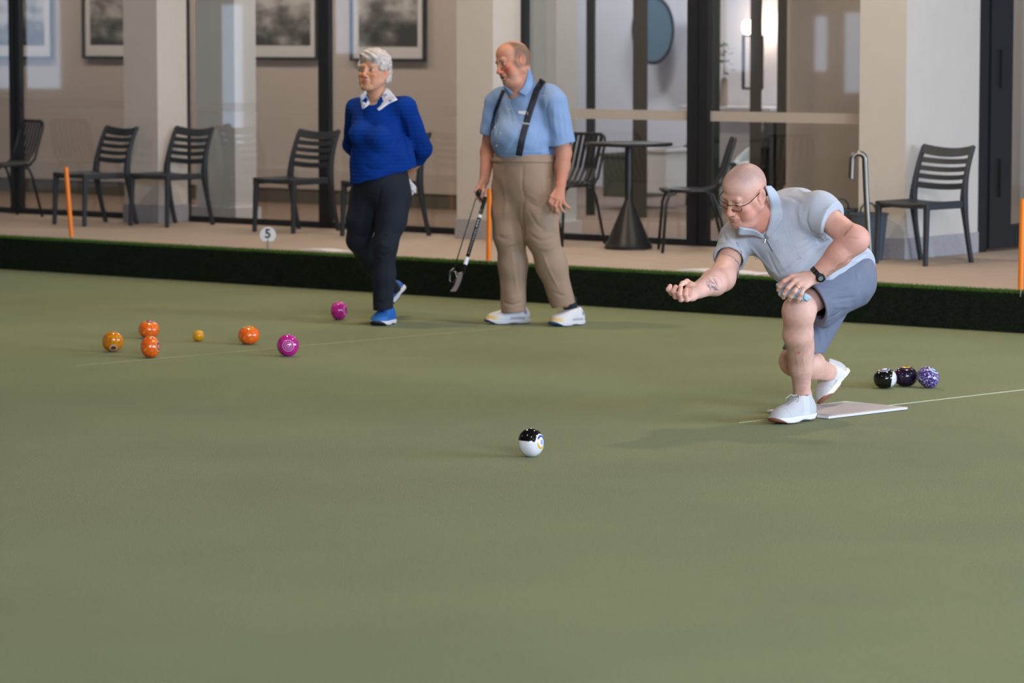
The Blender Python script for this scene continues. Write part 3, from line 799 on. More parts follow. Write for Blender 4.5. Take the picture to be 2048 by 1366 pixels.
M['orange_bowl'] = bowl_mat('orange_bowl_resin', (236, 100, 30), (248, 146, 50), 60, .58)
M['gold_bowl'] = bowl_mat('gold_speckled_resin', (218, 136, 18), (164, 76, 18), 160, .56)
M['gold2'] = None
M['magenta_bowl'] = bowl_mat('magenta_bowl_resin', (190, 36, 140), (170, 24, 120), 12, .55)
M['jack'] = bowl_mat('yellow_jack_resin', (228, 160, 20))
M['black_bowl'] = bowl_mat('black_bowl_resin', (16, 17, 20))
M['purple_bowl'] = bowl_mat('dark_purple_resin', (30, 18, 48), (120, 20, 60), 42, .66)
M['speckle_bowl'] = bowl_mat('purple_speckled_resin', (58, 38, 116), (206, 196, 226), 170, .56)
def rings(side, cols, r=.034): 
    out = []; 
    return out
bowl(226, 704, (.15, -.75, -.62), M['gold_bowl'], 'golden brown speckled bowl, leftmost on the green', [(.018, .023, ink((214, 190, 190)), 'ring', 1), (.001, .013, ink((70, 60, 60)), 'emblem', 1)], .0585)
bowl(298, 677, (.10, -.25, .95), M['orange_bowl'], 'bright orange bowl standing behind another orange bowl', [(.012, .022, ink((96, 40, 120)), 'emblem', 1), (.022, .027, Y_, 'ring', 1)], .0595)
bowl(301, 716, (.90, -.30, .10), M['orange_bowl'], 'orange bowl with yellow and blue side emblem, in front of the other orange bowls', [(.016, .024, B_, 'emblem', 1), (.024, .029, Y_, 'ring', 1)], .0595)
bowl(498, 689, (.0, -.22, .97), M['orange_bowl'], 'orange bowl with a yellow ring on top, between the yellow jack and the magenta bowl', [(.020, .028, Y_, 'ring', 1), (.001, .014, ink((236, 140, 60)), 'emblem', 1)], .0605)
bowl(397, 683, (0, 0, 1), M['jack'], 'small plain yellow ball, the jack, among the orange bowls', [], .0325, cat='ball', jack=True)
bowl(576, 713, (.10, -.99, .06), M['magenta_bowl'], 'magenta bowl with white ring emblem facing the camera, in the front', [(.0285, .0325, PW, 'ring', 1), (.018, .0215, PW, 'ring', 1), (.006, .0105, PW, 'ring', 1)], .0600)
bowl(678, 640, (.93, -.30, .04), M['magenta_bowl'], 'plain magenta bowl left of the blue shoes', [(.028, .033, PW, 'ring', 1)], .0575)
# rolling half black half white bowl
def two_tone():
    m = bpy.data.materials.new('black_white_resin'); m.use_nodes = True; nt = m.node_tree; b = nt.nodes['Principled BSDF']
    b.inputs['Roughness'].default_value = .1; b.inputs['Coat Weight'].default_value = .5
    tc = nt.nodes.new('ShaderNodeTexCoord'); dt = nt.nodes.new('ShaderNodeVectorMath'); dt.operation = 'DOT_PRODUCT'
    dt.inputs[1].default_value = Vector((.10, .10, 1.0)).normalized()
    nt.links.new(tc.outputs['Object'], dt.inputs[0])
    mr = nt.nodes.new('ShaderNodeMapRange'); mr.inputs[1].default_value = .003; mr.inputs[2].default_value = .006
    nt.links.new(dt.outputs['Value'], mr.inputs[0])
    mx = nt.nodes.new('ShaderNodeMixRGB'); mx.inputs[1].default_value = s2l((232, 230, 236)); mx.inputs[2].default_value = s2l((12, 12, 14))
    nt.links.new(mr.outputs[0], mx.inputs[0]); nt.links.new(mx.outputs[0], b.inputs['Base Color'])
    return m
M['two_tone'] = two_tone()
WH = ink((236, 234, 240))
bowl(1062, 914, (.86, -.50, .10), M['two_tone'], 'half black half white bowl rolling alone in the foreground', [(.001, .036, WH, 'face', 1), (.022, .030, B_, 'emblem', 1, .3, 3.6), (.022, .030, Y_, 'emblem', 1, 3.6, 6.4), (.004, .010, ink((150, 165, 215)), 'emblem', 1, 0, 6.2)], .0598)
# black bowl with a white belt
def belt_mat():
    m = bpy.data.materials.new('black_with_white_belt'); m.use_nodes = True; nt = m.node_tree; b = nt.nodes['Principled BSDF']
    b.inputs['Roughness'].default_value = .1; b.inputs['Coat Weight'].default_value = .5
    tc = nt.nodes.new('ShaderNodeTexCoord'); dt = nt.nodes.new('ShaderNodeVectorMath'); dt.operation = 'DOT_PRODUCT'
    dt.inputs[1].default_value = Vector((1, -.12, -.12)).normalized()
    nt.links.new(tc.outputs['Object'], dt.inputs[0])
    g1 = nt.nodes.new('ShaderNodeMath'); g1.operation = 'GREATER_THAN'; g1.inputs[1].default_value = .033
    nt.links.new(dt.outputs['Value'], g1.inputs[0])
    mx = nt.nodes.new('ShaderNodeMixRGB'); mx.inputs[1].default_value = s2l((14, 15, 17)); mx.inputs[2].default_value = s2l((228, 228, 232))
    nt.links.new(g1.outputs[0], mx.inputs[0]); nt.links.new(mx.outputs[0], b.inputs['Base Color'])
    return m
M['belt'] = belt_mat()
bowl(1770, 777, (-.12, -.18, .97), M['belt'], 'glossy black bowl with a white side, leftmost of the three dark bowls', [(.001, .030, W_, 'face', 1), (.016, .026, B_, 'emblem', 1), (.020, .026, Y_, 'emblem', 1, 2.6, 3.6)], .0575)
bowl(1811, 773, (.0, -.12, .99), M['purple_bowl'], 'dark purple bowl with a yellow top, middle of the three dark bowls', [(.012, .024, Y_, 'emblem', 1), (.034, .038, ink((70, 66, 90)), 'ring', 1)], .0590)
bowl(1856, 776, (.52, -.28, .80), M['speckle_bowl'], 'purple bowl with white speckles, rightmost of the three dark bowls', [(.001, .030, W_, 'face', 1), (.012, .023, ink((60, 110, 190)), 'emblem', 1)], .0580)
# ================================================================== IMPLICIT MODELLING
BIG = 1e3
class Sdf:
    """smooth implicit surface on a grid; frame = 4x4 local->world matrix (grid lives in local space)"""
    def __init__(s, lo, hi, h, frame=None):
        s.h = h; s.lo = np.array(lo, float) - 3*h; s.n = np.ceil((np.array(hi, float)+3*h - s.lo)/h).astype(int)+1
        s.v = np.full(s.n, 0.5, np.float32); s.frame = frame
        s.inv = frame.inverted() if frame is not None else None
        s.ax = [(s.lo[i] + h*np.arange(s.n[i])).astype(np.float32) for i in range(3)]
    def L(s, p):                                   # world point -> local numpy
        p = Vector(p)
        if s.inv is not None: p = s.inv @ p
        return np.array(p, np.float64)
    def reg(s, lo, hi):
        a = np.clip(np.floor((np.array(lo)-s.lo)/s.h).astype(int), 0, s.n-1); b = np.clip(np.ceil((np.array(hi)-s.lo)/s.h).astype(int)+1, 1, s.n)
        if np.any(b <= a): return None
        X = s.ax[0][a[0]:b[0], None, None]; Y = s.ax[1][None, a[1]:b[1], None]; Z = s.ax[2][None, None, a[2]:b[2]]
        return (slice(a[0], b[0]), slice(a[1], b[1]), slice(a[2], b[2])), X, Y, Z
    def comb(s, sl, d, k, op):
        a = s.v[sl]
        if op == 'add':
            if k > 0:
                hh = np.maximum(k-np.abs(a-d), 0)/k; s.v[sl] = np.minimum(a, d)-hh*hh*k*.25
            else: s.v[sl] = np.minimum(a, d)
        elif op == 'sub':
            d = -d
            if k > 0:
                hh = np.maximum(k-np.abs(a-d), 0)/k; s.v[sl] = np.maximum(a, d)+hh*hh*k*.25
            else: s.v[sl] = np.maximum(a, d)
    def cone(s, a, b, ra, rb, k=.01, op='add', flat=None, fr=1.0, w=True):
        """rounded cone a->b; flat = direction squeezed by factor fr"""
        if w: a, b = s.L(a), s.L(b)
        else: a, b = np.array(a, float), np.array(b, float)
        m = max(ra, rb)*max(1, fr) + k + 2*s.h + .01
        q = s.reg(np.minimum(a, b)-m, np.maximum(a, b)+m)
        if q is None: return s
        sl, X, Y, Z = q; ab = b-a; l2 = max((ab**2).sum(), 1e-9)
        px, py, pz = X-a[0], Y-a[1], Z-a[2]
        t = np.clip((px*ab[0]+py*ab[1]+pz*ab[2])/l2, 0, 1).astype(np.float32)
        qx, qy, qz = px-t*ab[0], py-t*ab[1], pz-t*ab[2]
        if flat is not None:
            f = np.array(Vector(flat).normalized(), float)
            if w and s.inv is not None: f = np.array(s.inv.to_3x3() @ Vector(flat), float); f /= np.linalg.norm(f)
            c = (qx*f[0]+qy*f[1]+qz*f[2]); g = (1/fr-1)*c
            L_ = np.sqrt((qx+g*f[0])**2+(qy+g*f[1])**2+(qz+g*f[2])**2)
            d = (L_-(ra+(rb-ra)*t))*(min(1, fr) if fr < 1 else 1)
        else:
            d = np.sqrt(qx*qx+qy*qy+qz*qz)-(ra+(rb-ra)*t)
        s.comb(sl, d, k, op); return s
    def chain(s, pts, rs, k=.01, **kw):
        for i in range(len(pts)-1): s.cone(pts[i], pts[i+1], rs[i], rs[i+1], k, **kw)
        return s
    def ell(s, c, r, rot=None, k=.01, op='add', w=True):
        """ellipsoid, rot = 3x3 (columns are its axes) in world (w) or local space"""
        c = s.L(c) if w else np.array(c, float)
        m = max(r)+k+2*s.h+.01; q = s.reg(c-m, c+m)
        if q is None: return s
        sl, X, Y, Z = q; X, Y, Z = X-c[0], Y-c[1], Z-c[2]
        if rot is not None:
            Rm = rot if not (w and s.inv is not None) else s.inv.to_3x3() @ rot
            Rm = np.array(Rm, float); x = X*Rm[0, 0]+Y*Rm[1, 0]+Z*Rm[2, 0]; y = X*Rm[0, 1]+Y*Rm[1, 1]+Z*Rm[2, 1]; z = X*Rm[0, 2]+Y*Rm[1, 2]+Z*Rm[2, 2]
        else: x, y, z = X, Y, Z
        k0 = np.sqrt((x/r[0])**2+(y/r[1])**2+(z/r[2])**2); k1 = np.sqrt((x/r[0]**2)**2+(y/r[1]**2)**2+(z/r[2]**2)**2)
        d = k0*(k0-1)/np.maximum(k1, 1e-6)
        s.comb(sl, d.astype(np.float32), k, op); return s
    def cut(s, p, n, k=.004, w=True):
        """remove everything on the side n points to"""
        if w:
            p = s.L(p); n = Vector(n)
            if s.inv is not None: n = s.inv.to_3x3() @ n
        n = np.array(Vector(n).normalized(), float); p = np.array(p, float)
        d = (s.ax[0][:, None, None]-p[0])*n[0]+(s.ax[1][None, :, None]-p[1])*n[1]+(s.ax[2][None, None, :]-p[2])*n[2]
        s.comb((slice(None),)*3, -d.astype(np.float32), k, 'sub'); return s
    def fold(s, pts, wd, amp, w=True):
        """raise (+amp) or press in (-amp) the surface along a polyline"""
        P_ = [s.L(p) if w else np.array(p, float) for p in pts]
        lo = np.min(P_, 0)-3*wd; hi = np.max(P_, 0)+3*wd; q = s.reg(lo, hi)
        if q is None: return s
        sl, X, Y, Z = q; best = None; N = len(P_)-1
        for i in range(N):
            a, b = P_[i], P_[i+1]; ab = b-a; l2 = max((ab**2).sum(), 1e-9)
            px, py, pz = X-a[0], Y-a[1], Z-a[2]
            t = np.clip((px*ab[0]+py*ab[1]+pz*ab[2])/l2, 0, 1)
            d2 = (px-t*ab[0])**2+(py-t*ab[1])**2+(pz-t*ab[2])**2
            u = (i+t)/N; g = np.exp(-d2/(wd*wd))*np.minimum(1, 4*u+.15)*np.minimum(1, 4*(1-u)+.15)
            best = g if best is None else np.maximum(best, g)
        s.v[sl] -= (amp*best).astype(np.float32); return s
    def wave(s, fn, lo=None, hi=None):
        """free displacement: fn(X,Y,Z local arrays) -> amount added outward"""
        q = s.reg(lo, hi) if lo is not None else s.reg(s.lo, s.lo+s.h*(s.n-1))
        sl, X, Y, Z = q; s.v[sl] -= fn(X, Y, Z).astype(np.float32); return s
    def hit(s, px, py, y0=None):
        """first surface point seen through picture point (px,py)"""
        o = Vector((0, 0, CAMH)); r = ray(px, py).normalized()
        if s.frame is not None: cen = s.frame @ Vector(s.lo + s.h*s.n/2)
        else: cen = Vector(s.lo + s.h*s.n/2)
        t0 = (cen-o).dot(r) - .9; ts = t0 + np.arange(0, 1.8, s.h*.5)
        pts = np.array([o + r*float(ts[0])]) + np.outer(ts-ts[0], np.array(r))
        if s.inv is not None:
            mi = np.array(s.inv); pts_l = pts @ mi[:3, :3].T + mi[:3, 3]
        else: pts_l = pts
        g = (pts_l-s.lo)/s.h; i0 = np.floor(g).astype(int); ok = np.all((i0 >= 0) & (i0 < s.n-1), 1); i0 = np.clip(i0, 0, s.n-2); fr = g-i0
        v = np.zeros(len(ts))
        for a in (0, 1):
            for b in (0, 1):
                for c in (0, 1):
                    v += s.v[i0[:, 0]+a, i0[:, 1]+b, i0[:, 2]+c]*np.abs(1-a-fr[:, 0])*np.abs(1-b-fr[:, 1])*np.abs(1-c-fr[:, 2])
        v[~ok] = 1.0
        w_ = np.where(v < 0)[0]
        if len(w_) == 0: return Vector(pts[int(np.argmin(v))])
        i = int(w_[0])
        if i == 0: return Vector(pts[0])
        k = v[i-1]/(v[i-1]-v[i]) if v[i-1] < .5 else 1.0
        return Vector(pts[i-1]*(1-k)+pts[i]*k)
    def foldpx(s, pp, wd, amp): return s.fold([s.hit(x, y) for x, y in pp], wd, amp)
    def blur(s, it=1):
        for _ in range(it):
            v = s.v
            for a in range(3):
                v = (np.roll(v, 1, a)+2*v+np.roll(v, -1, a))*.25
            s.v = v
        return s
    def mesh(s):
        """naive surface nets -> world verts, quads"""
        v = s.v; v[0] = v[-1] = .5; v[:, 0] = v[:, -1] = .5; v[:, :, 0] = v[:, :, -1] = .5
        S_ = v < 0; n = v.shape
        c = np.zeros((n[0]-1, n[1]-1, n[2]-1), np.uint8)
        for dx in (0, 1):
            for dy in (0, 1):
                for dz in (0, 1): c += S_[dx:n[0]-1+dx, dy:n[1]-1+dy, dz:n[2]-1+dz]
        act = (c > 0) & (c < 8); I = np.argwhere(act)
        idx = np.full(c.shape, -1, np.int32); idx[act] = np.arange(len(I))
        acc = np.zeros((len(I), 3)); cnt = np.zeros(len(I))
        cor = [(x, y, z) for x in (0, 1) for y in (0, 1) for z in (0, 1)]
        val = {k: v[I[:, 0]+k[0], I[:, 1]+k[1], I[:, 2]+k[2]] for k in cor}
        for k in cor:
            for a in range(3):
                if k[a] == 0:
                    k2 = list(k); k2[a] = 1; k2 = tuple(k2); va, vb = val[k], val[k2]
                    m = (va < 0) != (vb < 0); t = np.zeros(len(I)); t[m] = va[m]/(va[m]-vb[m])
                    p = np.array(k, float)+np.zeros((len(I), 3)); p[:, a] += t
                    acc[m] += p[m]; cnt[m] += 1
        V = s.lo + s.h*(I + acc/np.maximum(cnt, 1)[:, None])
        Q = []
        for a in range(3):
            b, d = (a+1) % 3, (a+2) % 3
            sa = [slice(1, -1)]*3; sa[a] = slice(0, n[a]-1); sb = [slice(1, -1)]*3; sb[a] = slice(1, n[a])
            A, B = S_[tuple(sa)], S_[tuple(sb)]; E = np.argwhere(A != B)
            if len(E) == 0: continue
            flip = A[E[:, 0], E[:, 1], E[:, 2]]
            off = np.ones(3, int); off[a] = 0; E = E+off
            def ci(db, dd):
                e = E.copy(); e[:, b] -= db; e[:, d] -= dd; return idx[e[:, 0], e[:, 1], e[:, 2]]
            q = np.stack([ci(1, 1), ci(0, 1), ci(0, 0), ci(1, 0)], 1)
            q[~flip] = q[~flip][:, ::-1]; Q.append(q)
        Q = np.concatenate(Q); Q = Q[np.all(Q >= 0, 1)]
        Vl = V
        if s.frame is not None:
            m = np.array(s.frame); V = V @ m[:3, :3].T + m[:3, 3]
        return V, Q, Vl
def fuse(name, parts, m, parent, colfn=None, smooth_it=0):
    """join (V,Q[,colour]) lists into ONE mesh object under parent (world->parent offset)"""
    off = np.array(parent.location) if parent is not None else np.zeros(3)
    Vs = []; Qs = []; Cs = []; b = 0
    for p in parts:
        V, Q = p[0], p[1]; Vs.append(V-off); Qs.append(Q+b); b += len(V)
        if len(p) > 2 and p[2] is not None: Cs.append(p[2])
    o = fast_mesh(name, np.concatenate(Vs), np.concatenate(Qs), m, parent, smooth=True)
    if Cs: set_col(o, np.concatenate(Cs))
    return o
def frame_from(c, left, fwd_neg, up):      # columns: local x (left), y (backwards), z (up)
    m = Matrix((left, fwd_neg, up)).transposed().to_4x4(); m.translation = c; return m
def near(V, p, r): return np.exp(-((V-np.array(p))**2).sum(1)/(r*r))
def mixc(C, col, w): w = np.clip(w, 0, 1)[:, None]; return C*(1-w)+np.array(col)[:3]*w
def dseg(V, a, b):
    a = np.array(a); b = np.array(b); ab = b-a; t = np.clip(((V-a)@ab)/max(ab@ab, 1e-12), 0, 1)
    return np.linalg.norm(V-a-t[:, None]*ab, axis=1)
def dline(V, pts):
    d = np.full(len(V), 9.0)
    for i in range(len(pts)-1): d = np.minimum(d, dseg(V, pts[i], pts[i+1]))
    return d
def nz(V, f, seed=0):                       # cheap smooth value noise in numpy
    p = V*f + seed*17.13
    return (np.sin(p[:, 0]*1.7+np.sin(p[:, 1]*2.3)*1.3)+np.sin(p[:, 1]*1.9+np.sin(p[:, 2]*2.1)*1.4)+np.sin(p[:, 2]*1.8+np.sin(p[:, 0]*2.2)*1.5))/3

# ------------------------------------------------------------------ head
def make_head(frame, necks, skin, h=.002, female=False, fat=0.0, age=1.0, gape=0.0, lipc=(170, 92, 84), brow=(120, 100, 84), stubble=None, sc=1.0):
    """frame: local +X = person's left, -Y = face, +Z = crown; returns Sdf, colour function"""
    s = Sdf((-.11, -.15, -.24), (.11, .17, .15), h, frame)
    E_ = lambda c, r, rot=None, k=.012, op='add': s.ell(c, r, rot, k, op, w=False)
    K_ = lambda a, b, ra, rb, k=.012, op='add', **kw: s.cone(a, b, ra, rb, k, op, w=False, **kw)
    E_((0, .012, .038), (.077, .096, .085), k=.01)
    E_((0, .045, .02), (.070, .068, .072), k=.02)
    E_((0, -.028, -.018), (.063+fat*.3, .062, .088), k=.02)
    E_((0, -.03, .06), (.062, .056, .05), k=.02)
    E_((0, -.034, -.075), (.048+fat*.5, .052, .042), k=.02)
    for q in (-1, 1):
        K_((q*.056, .004, -.055), (q*.022, -.068, -.102), .022+fat*.4, .020, .02)
        E_((q*.042, -.062, -.028), (.024+fat*.3, .024, .022), k=.018)
        E_((q*.040, -.052, -.062), (.022+fat*.6, .028, .028), k=.02)
        K_((q*.060, -.02, -.01), (q*.058, .0, -.05), .016, .018, .02)
    E_((0, -.080, -.104), (.021, .017, .018), k=.018)                  # chin
    if fat > 0: E_((0, -.035, -.118), (.045+fat, .045, .026+fat*.6), k=.03)
    K_((-.034, -.080, .024), (.034, -.080, .024), .013, .013, .014)    # brow ridge
    for q in (-1, 1):
        E_((q*.031, -.097, .001), (.018, .013, .011), k=.010, op='sub')
        E_((q*.031, -.0755, .000), (.0150, .0150, .0125), k=.003)      # eyeball with lids
        s.fold([(q*.017, -.09, .000), (q*.031, -.094, .0085), (q*.046, -.086, .000)], .0022, .0022, w=False)   # upper lid
        s.fold([(q*.018, -.09, -.003), (q*.031, -.093, -.0078), (q*.045, -.086, -.002)], .0022, .0012*age, w=False)
        s.fold([(q*.019, -.09, -.012), (q*.033, -.092, -.018), (q*.046, -.083, -.013)], .003, -.0022*age, w=False)  # eye bag
    K_((0, -.090, .012), (0, -.108, -.026), .0085, .0105, .012)        # nose bridge
    E_((0, -.112, -.036), (.0135, .0130, .0115), k=.010)
    for q in (-1, 1): E_((q*.0125, -.099, -.041), (.0085, .0105, .0085), k=.006)
    for q in (-1, 1): E_((q*.006, -.106, -.048), (.0035, .004, .003), k=.003, op='sub')
    E_((0, -.090, -.066), (.024, .014, .016), k=.014)                  # muzzle
    if gape > 0:
        E_((0, -.104, -.071), (.015, .016, gape), k=.004, op='sub')
    E_((0, -.1005, -.0655), (.019, .0060, .0046), k=.004); E_((0, -.0985, -.0775-gape), (.017, .0065, .0052), k=.004)
    s.fold([(-.025, -.091, -.0725), (-.01, -.103, -.0712), (.01, -.103, -.0712), (.025, -.091, -.0725)], .0020, -.0034, w=False)
    s.fold([(-.016, -.096, -.087), (0, -.099, -.088), (.016, -.096, -.087)], .004, -.002, w=False)
    for q in (-1, 1):
        s.fold([(q*.017, -.100, -.040), (q*.029, -.090, -.056), (q*.032, -.083, -.074)], .0035, -.0026*age, w=False)  # nasolabial
        s.fold([(q*.029, -.086, -.076), (q*.032, -.074, -.100)], .0035, -.0016*age, w=False)
        s.fold([(q*.047, -.075, .000), (q*.060, -.055, .006)], .002, -.001*age, w=False)
    # ears
    for q in (-1, 1):
        rm = Matrix.Rotation(-q*R(24), 3, 'Z') @ Matrix.Rotation(R(-12), 3, 'X')
        E_((q*.083, .014, -.006), (.0080, .0200, .036), rot=rm, k=.006)
        E_((q*.092, .010, -.001), (.0065, .0120, .023), rot=rm, k=.005, op='sub')
        E_((q*.078, -.001, -.012), (.006, .006, .008), k=.005)
        E_((q*.080, .006, -.033), (.006, .010, .009), k=.006)
    for (a, b, ra, rb, k) in necks: s.cone(a, b, ra, rb, k)
    for i, z in enumerate((.052, .063, .074)):
        if age > .5: s.fold([(-.04, -.075, z), (0, -.088, z+.002), (.04, -.075, z)], .0016, -.0007*age, w=False)
    sk = np.array(s2l(skin)[:3])
    def col(Vl):
        C = np.tile(sk, (len(Vl), 1)); n1 = nz(Vl, 60); C = C*(1+.05*n1[:, None])
        red = sk*np.array([1.08, .66, .60])
        for q in (-1, 1):
            C = mixc(C, red, .55*near(Vl, (q*.045, -.07, -.04), .028)); C = mixc(C, red, .40*near(Vl, (q*.086, .01, -.005), .03))
        C = mixc(C, red, .75*near(Vl, (0, -.118, -.036), .018))
        C = mixc(C, red, .35*near(Vl, (0, -.05, -.13), .05))
        C = mixc(C, s2l(lipc), .9*near(Vl*np.array([.45, 1, 1.7]), (0, -.104, -.0715*1.7), .010))
        for q in (-1, 1):
            d = dline(Vl, [(q*.016, -.092, .0245), (q*.032, -.092, .029), (q*.048, -.078, .023)])
            C = mixc(C, s2l(brow), .7*np.exp(-(d/.0045)**2))
            C = mixc(C, sk*.62, .4*near(Vl, (q*.03, -.088, .010), .011))
            e = (Vl-np.array((q*.031, -.0755, 0)))
            onball = (np.linalg.norm(e/np.array([.0152, .0158, .0128]), axis=1) < 1.10) & (Vl[:, 1] < -.078) & (np.abs(Vl[:, 2]-.0005) < .0048)
            C[onball] = np.array(s2l((184, 168, 158))[:3])
            ir = onball & (np.hypot(Vl[:, 0]-q*.031, Vl[:, 2]) < .0062); C[ir] = np.array(s2l((74, 70, 64))[:3])
            pu = onball & (np.hypot(Vl[:, 0]-q*.031, Vl[:, 2]) < .0028); C[pu] = .005
            d = dline(Vl, [(q*.018, -.09, .002), (q*.031, -.094, .0075), (q*.045, -.086, .001)])
            C = mixc(C, sk*.35, .55*np.exp(-(d/.0022)**2))
            C = mixc(C, (.012, .006, .005), near(Vl, (q*.006, -.107, -.048), .0042))
        if gape > 0: C = mixc(C, (.03, .008, .008), 1.6*near(Vl*np.array([.5, .7, 1]), (0, -.094*.7, -.0715), .008))
        if stubble is not None:
            wj = near(Vl, (0, -.085, -.095), .035)+near(Vl, (.035, -.06, -.085), .03)+near(Vl, (-.035, -.06, -.085), .03)
            C = mixc(C, s2l(stubble), .55*np.clip(wj, 0, 1)*(.6+.4*nz(Vl, 700, 3)))
        return C
    return s, col

# ------------------------------------------------------------------ hand
def finger(s, pts, r0, r1, k=.004):
    n = len(pts)-1
    for i in range(n):
        a, b = pts[i], pts[i+1]; ra = r0+(r1-r0)*i/n; rb = r0+(r1-r0)*(i+1)/n
        s.cone(a, b, ra, rb, k)
        if i > 0: s.ell(a, (ra*1.07,)*3, k=.003)     # knuckle

# ------------------------------------------------------------------ shoe
def make_shoe(frame, length, parent, upper_m, sole_m, lace_m, accents=None, wd=.052, h=.003, high=.085, curl=0.0, tread_m=None, label=None, collar=.0):
    """shoe local: toe towards -Y, heel at +Y, sole underside z=0, origin under the ankle side of centre"""
    Lh = length/2
    def bend(y):     # toe spring / flex for a raised heel shoe
        return 0
    s = Sdf((-.075, -Lh-.02, -.01), (.075, Lh+.02, high+.05), h, frame)
    K_ = lambda a, b, ra, rb, k=.02, **kw: s.cone(a, b, ra, rb, k, w=False, **kw)
    s.ell((0.006, -Lh+.062, .024), (wd*.86, .060, .030), k=.025, w=False)
    s.ell((0.002, -Lh*.35, .038), (wd, .075, .044), k=.03, w=False)
    s.ell((0, Lh*.25, .045), (wd*.80, .085, .048), k=.03, w=False)
    s.ell((0, Lh-.052, .045), (wd*.72, .052, .055), k=.03, w=False)
    K_((0, -Lh*.05, .062), (0, Lh*.30, high-.006), .030, .036, .03)
    K_((0, Lh*.62, .045), (0, Lh*.55, high), .036, .034, .03)
    s.cone((0, Lh*.45, high-.012), (0, Lh*.40, high+.06), .030, .034, .006, op='sub', w=False)
    s.cone((0, Lh*.62, high-.012), (0, Lh*.55, high+.06), .024, .026, .006, op='sub', w=False)
    s.cut((0, 0, high+.008), (0, -.25, 1), .004, w=False)
    s.cut((0, 0, .020), (0, 0, -1), .003, w=False)
    for i in range(5):
        y = -Lh*.38 + i*Lh*.13; z = .080+i*.005
        s.fold([(-.024, y, z-.01), (0, y-.004, z), (.024, y, z-.01)], .004, .0018, w=False)
    V, Q, Vl = s.mesh()
    C = accents(Vl) if accents else None
    up = fuse('shoe', [(V, Q, C)], upper_m, parent)
    if label: up['label'] = label
    # sole: rounded slab following the outline
    t = Sdf((-.075, -Lh-.02, -.01), (.075, Lh+.02, .06), .0022, frame)
    t.ell((.006, -Lh+.072, .02), (wd*.90, .073, .05), k=.04, w=False)
    t.ell((.002, -Lh*.2, .02), (wd*.95, .11, .05), k=.04, w=False)
    t.ell((0, Lh-.062, .02), (wd*.86, .064, .055), k=.04, w=False)
    t.ell((-.0, Lh*.2, .02), (wd*.78, .10, .05), k=.04, w=False)
    t.cut((0, 0, .030), (0, .02, 1), .006, w=False)
    t.cut((0, -Lh*.2, 0.0), (0, 0, -1), .006, w=False); t.cut((0, -Lh+.07, .0), (0, -.22, -1), .01, w=False); t.cut((0, Lh-.035, .0), (0, .35, -1), .006, w=False)
    t.ell((0, Lh*.12, -.012), (.2, .05, .02), k=.01, op='sub', w=False)
    for q in (-1, 1): t.fold([(q*wd*.9, -Lh*.5, .014), (q*wd*.9, Lh*.6, .016)], .003, -.0018, w=False)
    V, Q, Vl = t.mesh(); C = None
    if tread_m is not None:
        base = np.tile(np.array(s2l(tread_m[0])[:3]), (len(Vl), 1)); base = mixc(base, s2l(tread_m[1]), ((Vl[:, 2] < .006)*1.0))
        base = mixc(base, s2l(tread_m[1]), ((Vl[:, 2] < .034-.55*(Vl[:, 1]+Lh)))*1.0)
        if len(tread_m) > 2: base = mixc(base, s2l(tread_m[1]), ((Vl[:, 1] > Lh-.055) & (Vl[:, 2] < .004+.55*(Vl[:, 1]-Lh+.055)) & (Vl[:, 1] < Lh-.006))*1.0)
        C = base
    so = fuse('sole', [(V, Q, C)], sole_m, up if False else parent)
    so.parent = up; so.location = (0, 0, 0)
    # laces
    if lace_m is not None:
        mb = MB(); fm = frame
        def T(p): return fm @ Vector(p)
        for i in range(5):
            y = -Lh*.40+i*Lh*.13; z = .083+i*.0050
            for q in (-1, 1):
                mb.tube([T((q*.024, y, z-.010)), T((0, y+.010, z+.002)), T((-q*.024, y+.02, z-.005))], .0022, 6)
        zk = .106; yk = Lh*.20
        for q in (-1, 1):
            mb.tube([T((0, yk, zk)), T((q*.022, yk-.012, zk+.012)), T((q*.038, yk-.030, zk-.004)), T((q*.028, yk-.038, zk-.020)), T((q*.010, yk-.014, zk-.006)), T((0, yk, zk))], .0022, 6)
            mb.tube([T((0, yk, zk)), T((q*.012, yk-.03, zk-.002)), T((q*.018, yk-.055, zk-.03))], .0020, 6)
        la = mb.build('laces', lace_m, None, smooth=True, off=parent.location); la.parent = up
    return up
def shoe_frame(toe, heel, up=(0, 0, 1), toelift=0):
    toe, heel = Vector(toe), Vector(heel); y = (heel-toe).normalized(); x = y.cross(Vector(up)).normalized(); z = x.cross(y).normalized()
    return frame_from((toe+heel)/2, x, y, z)
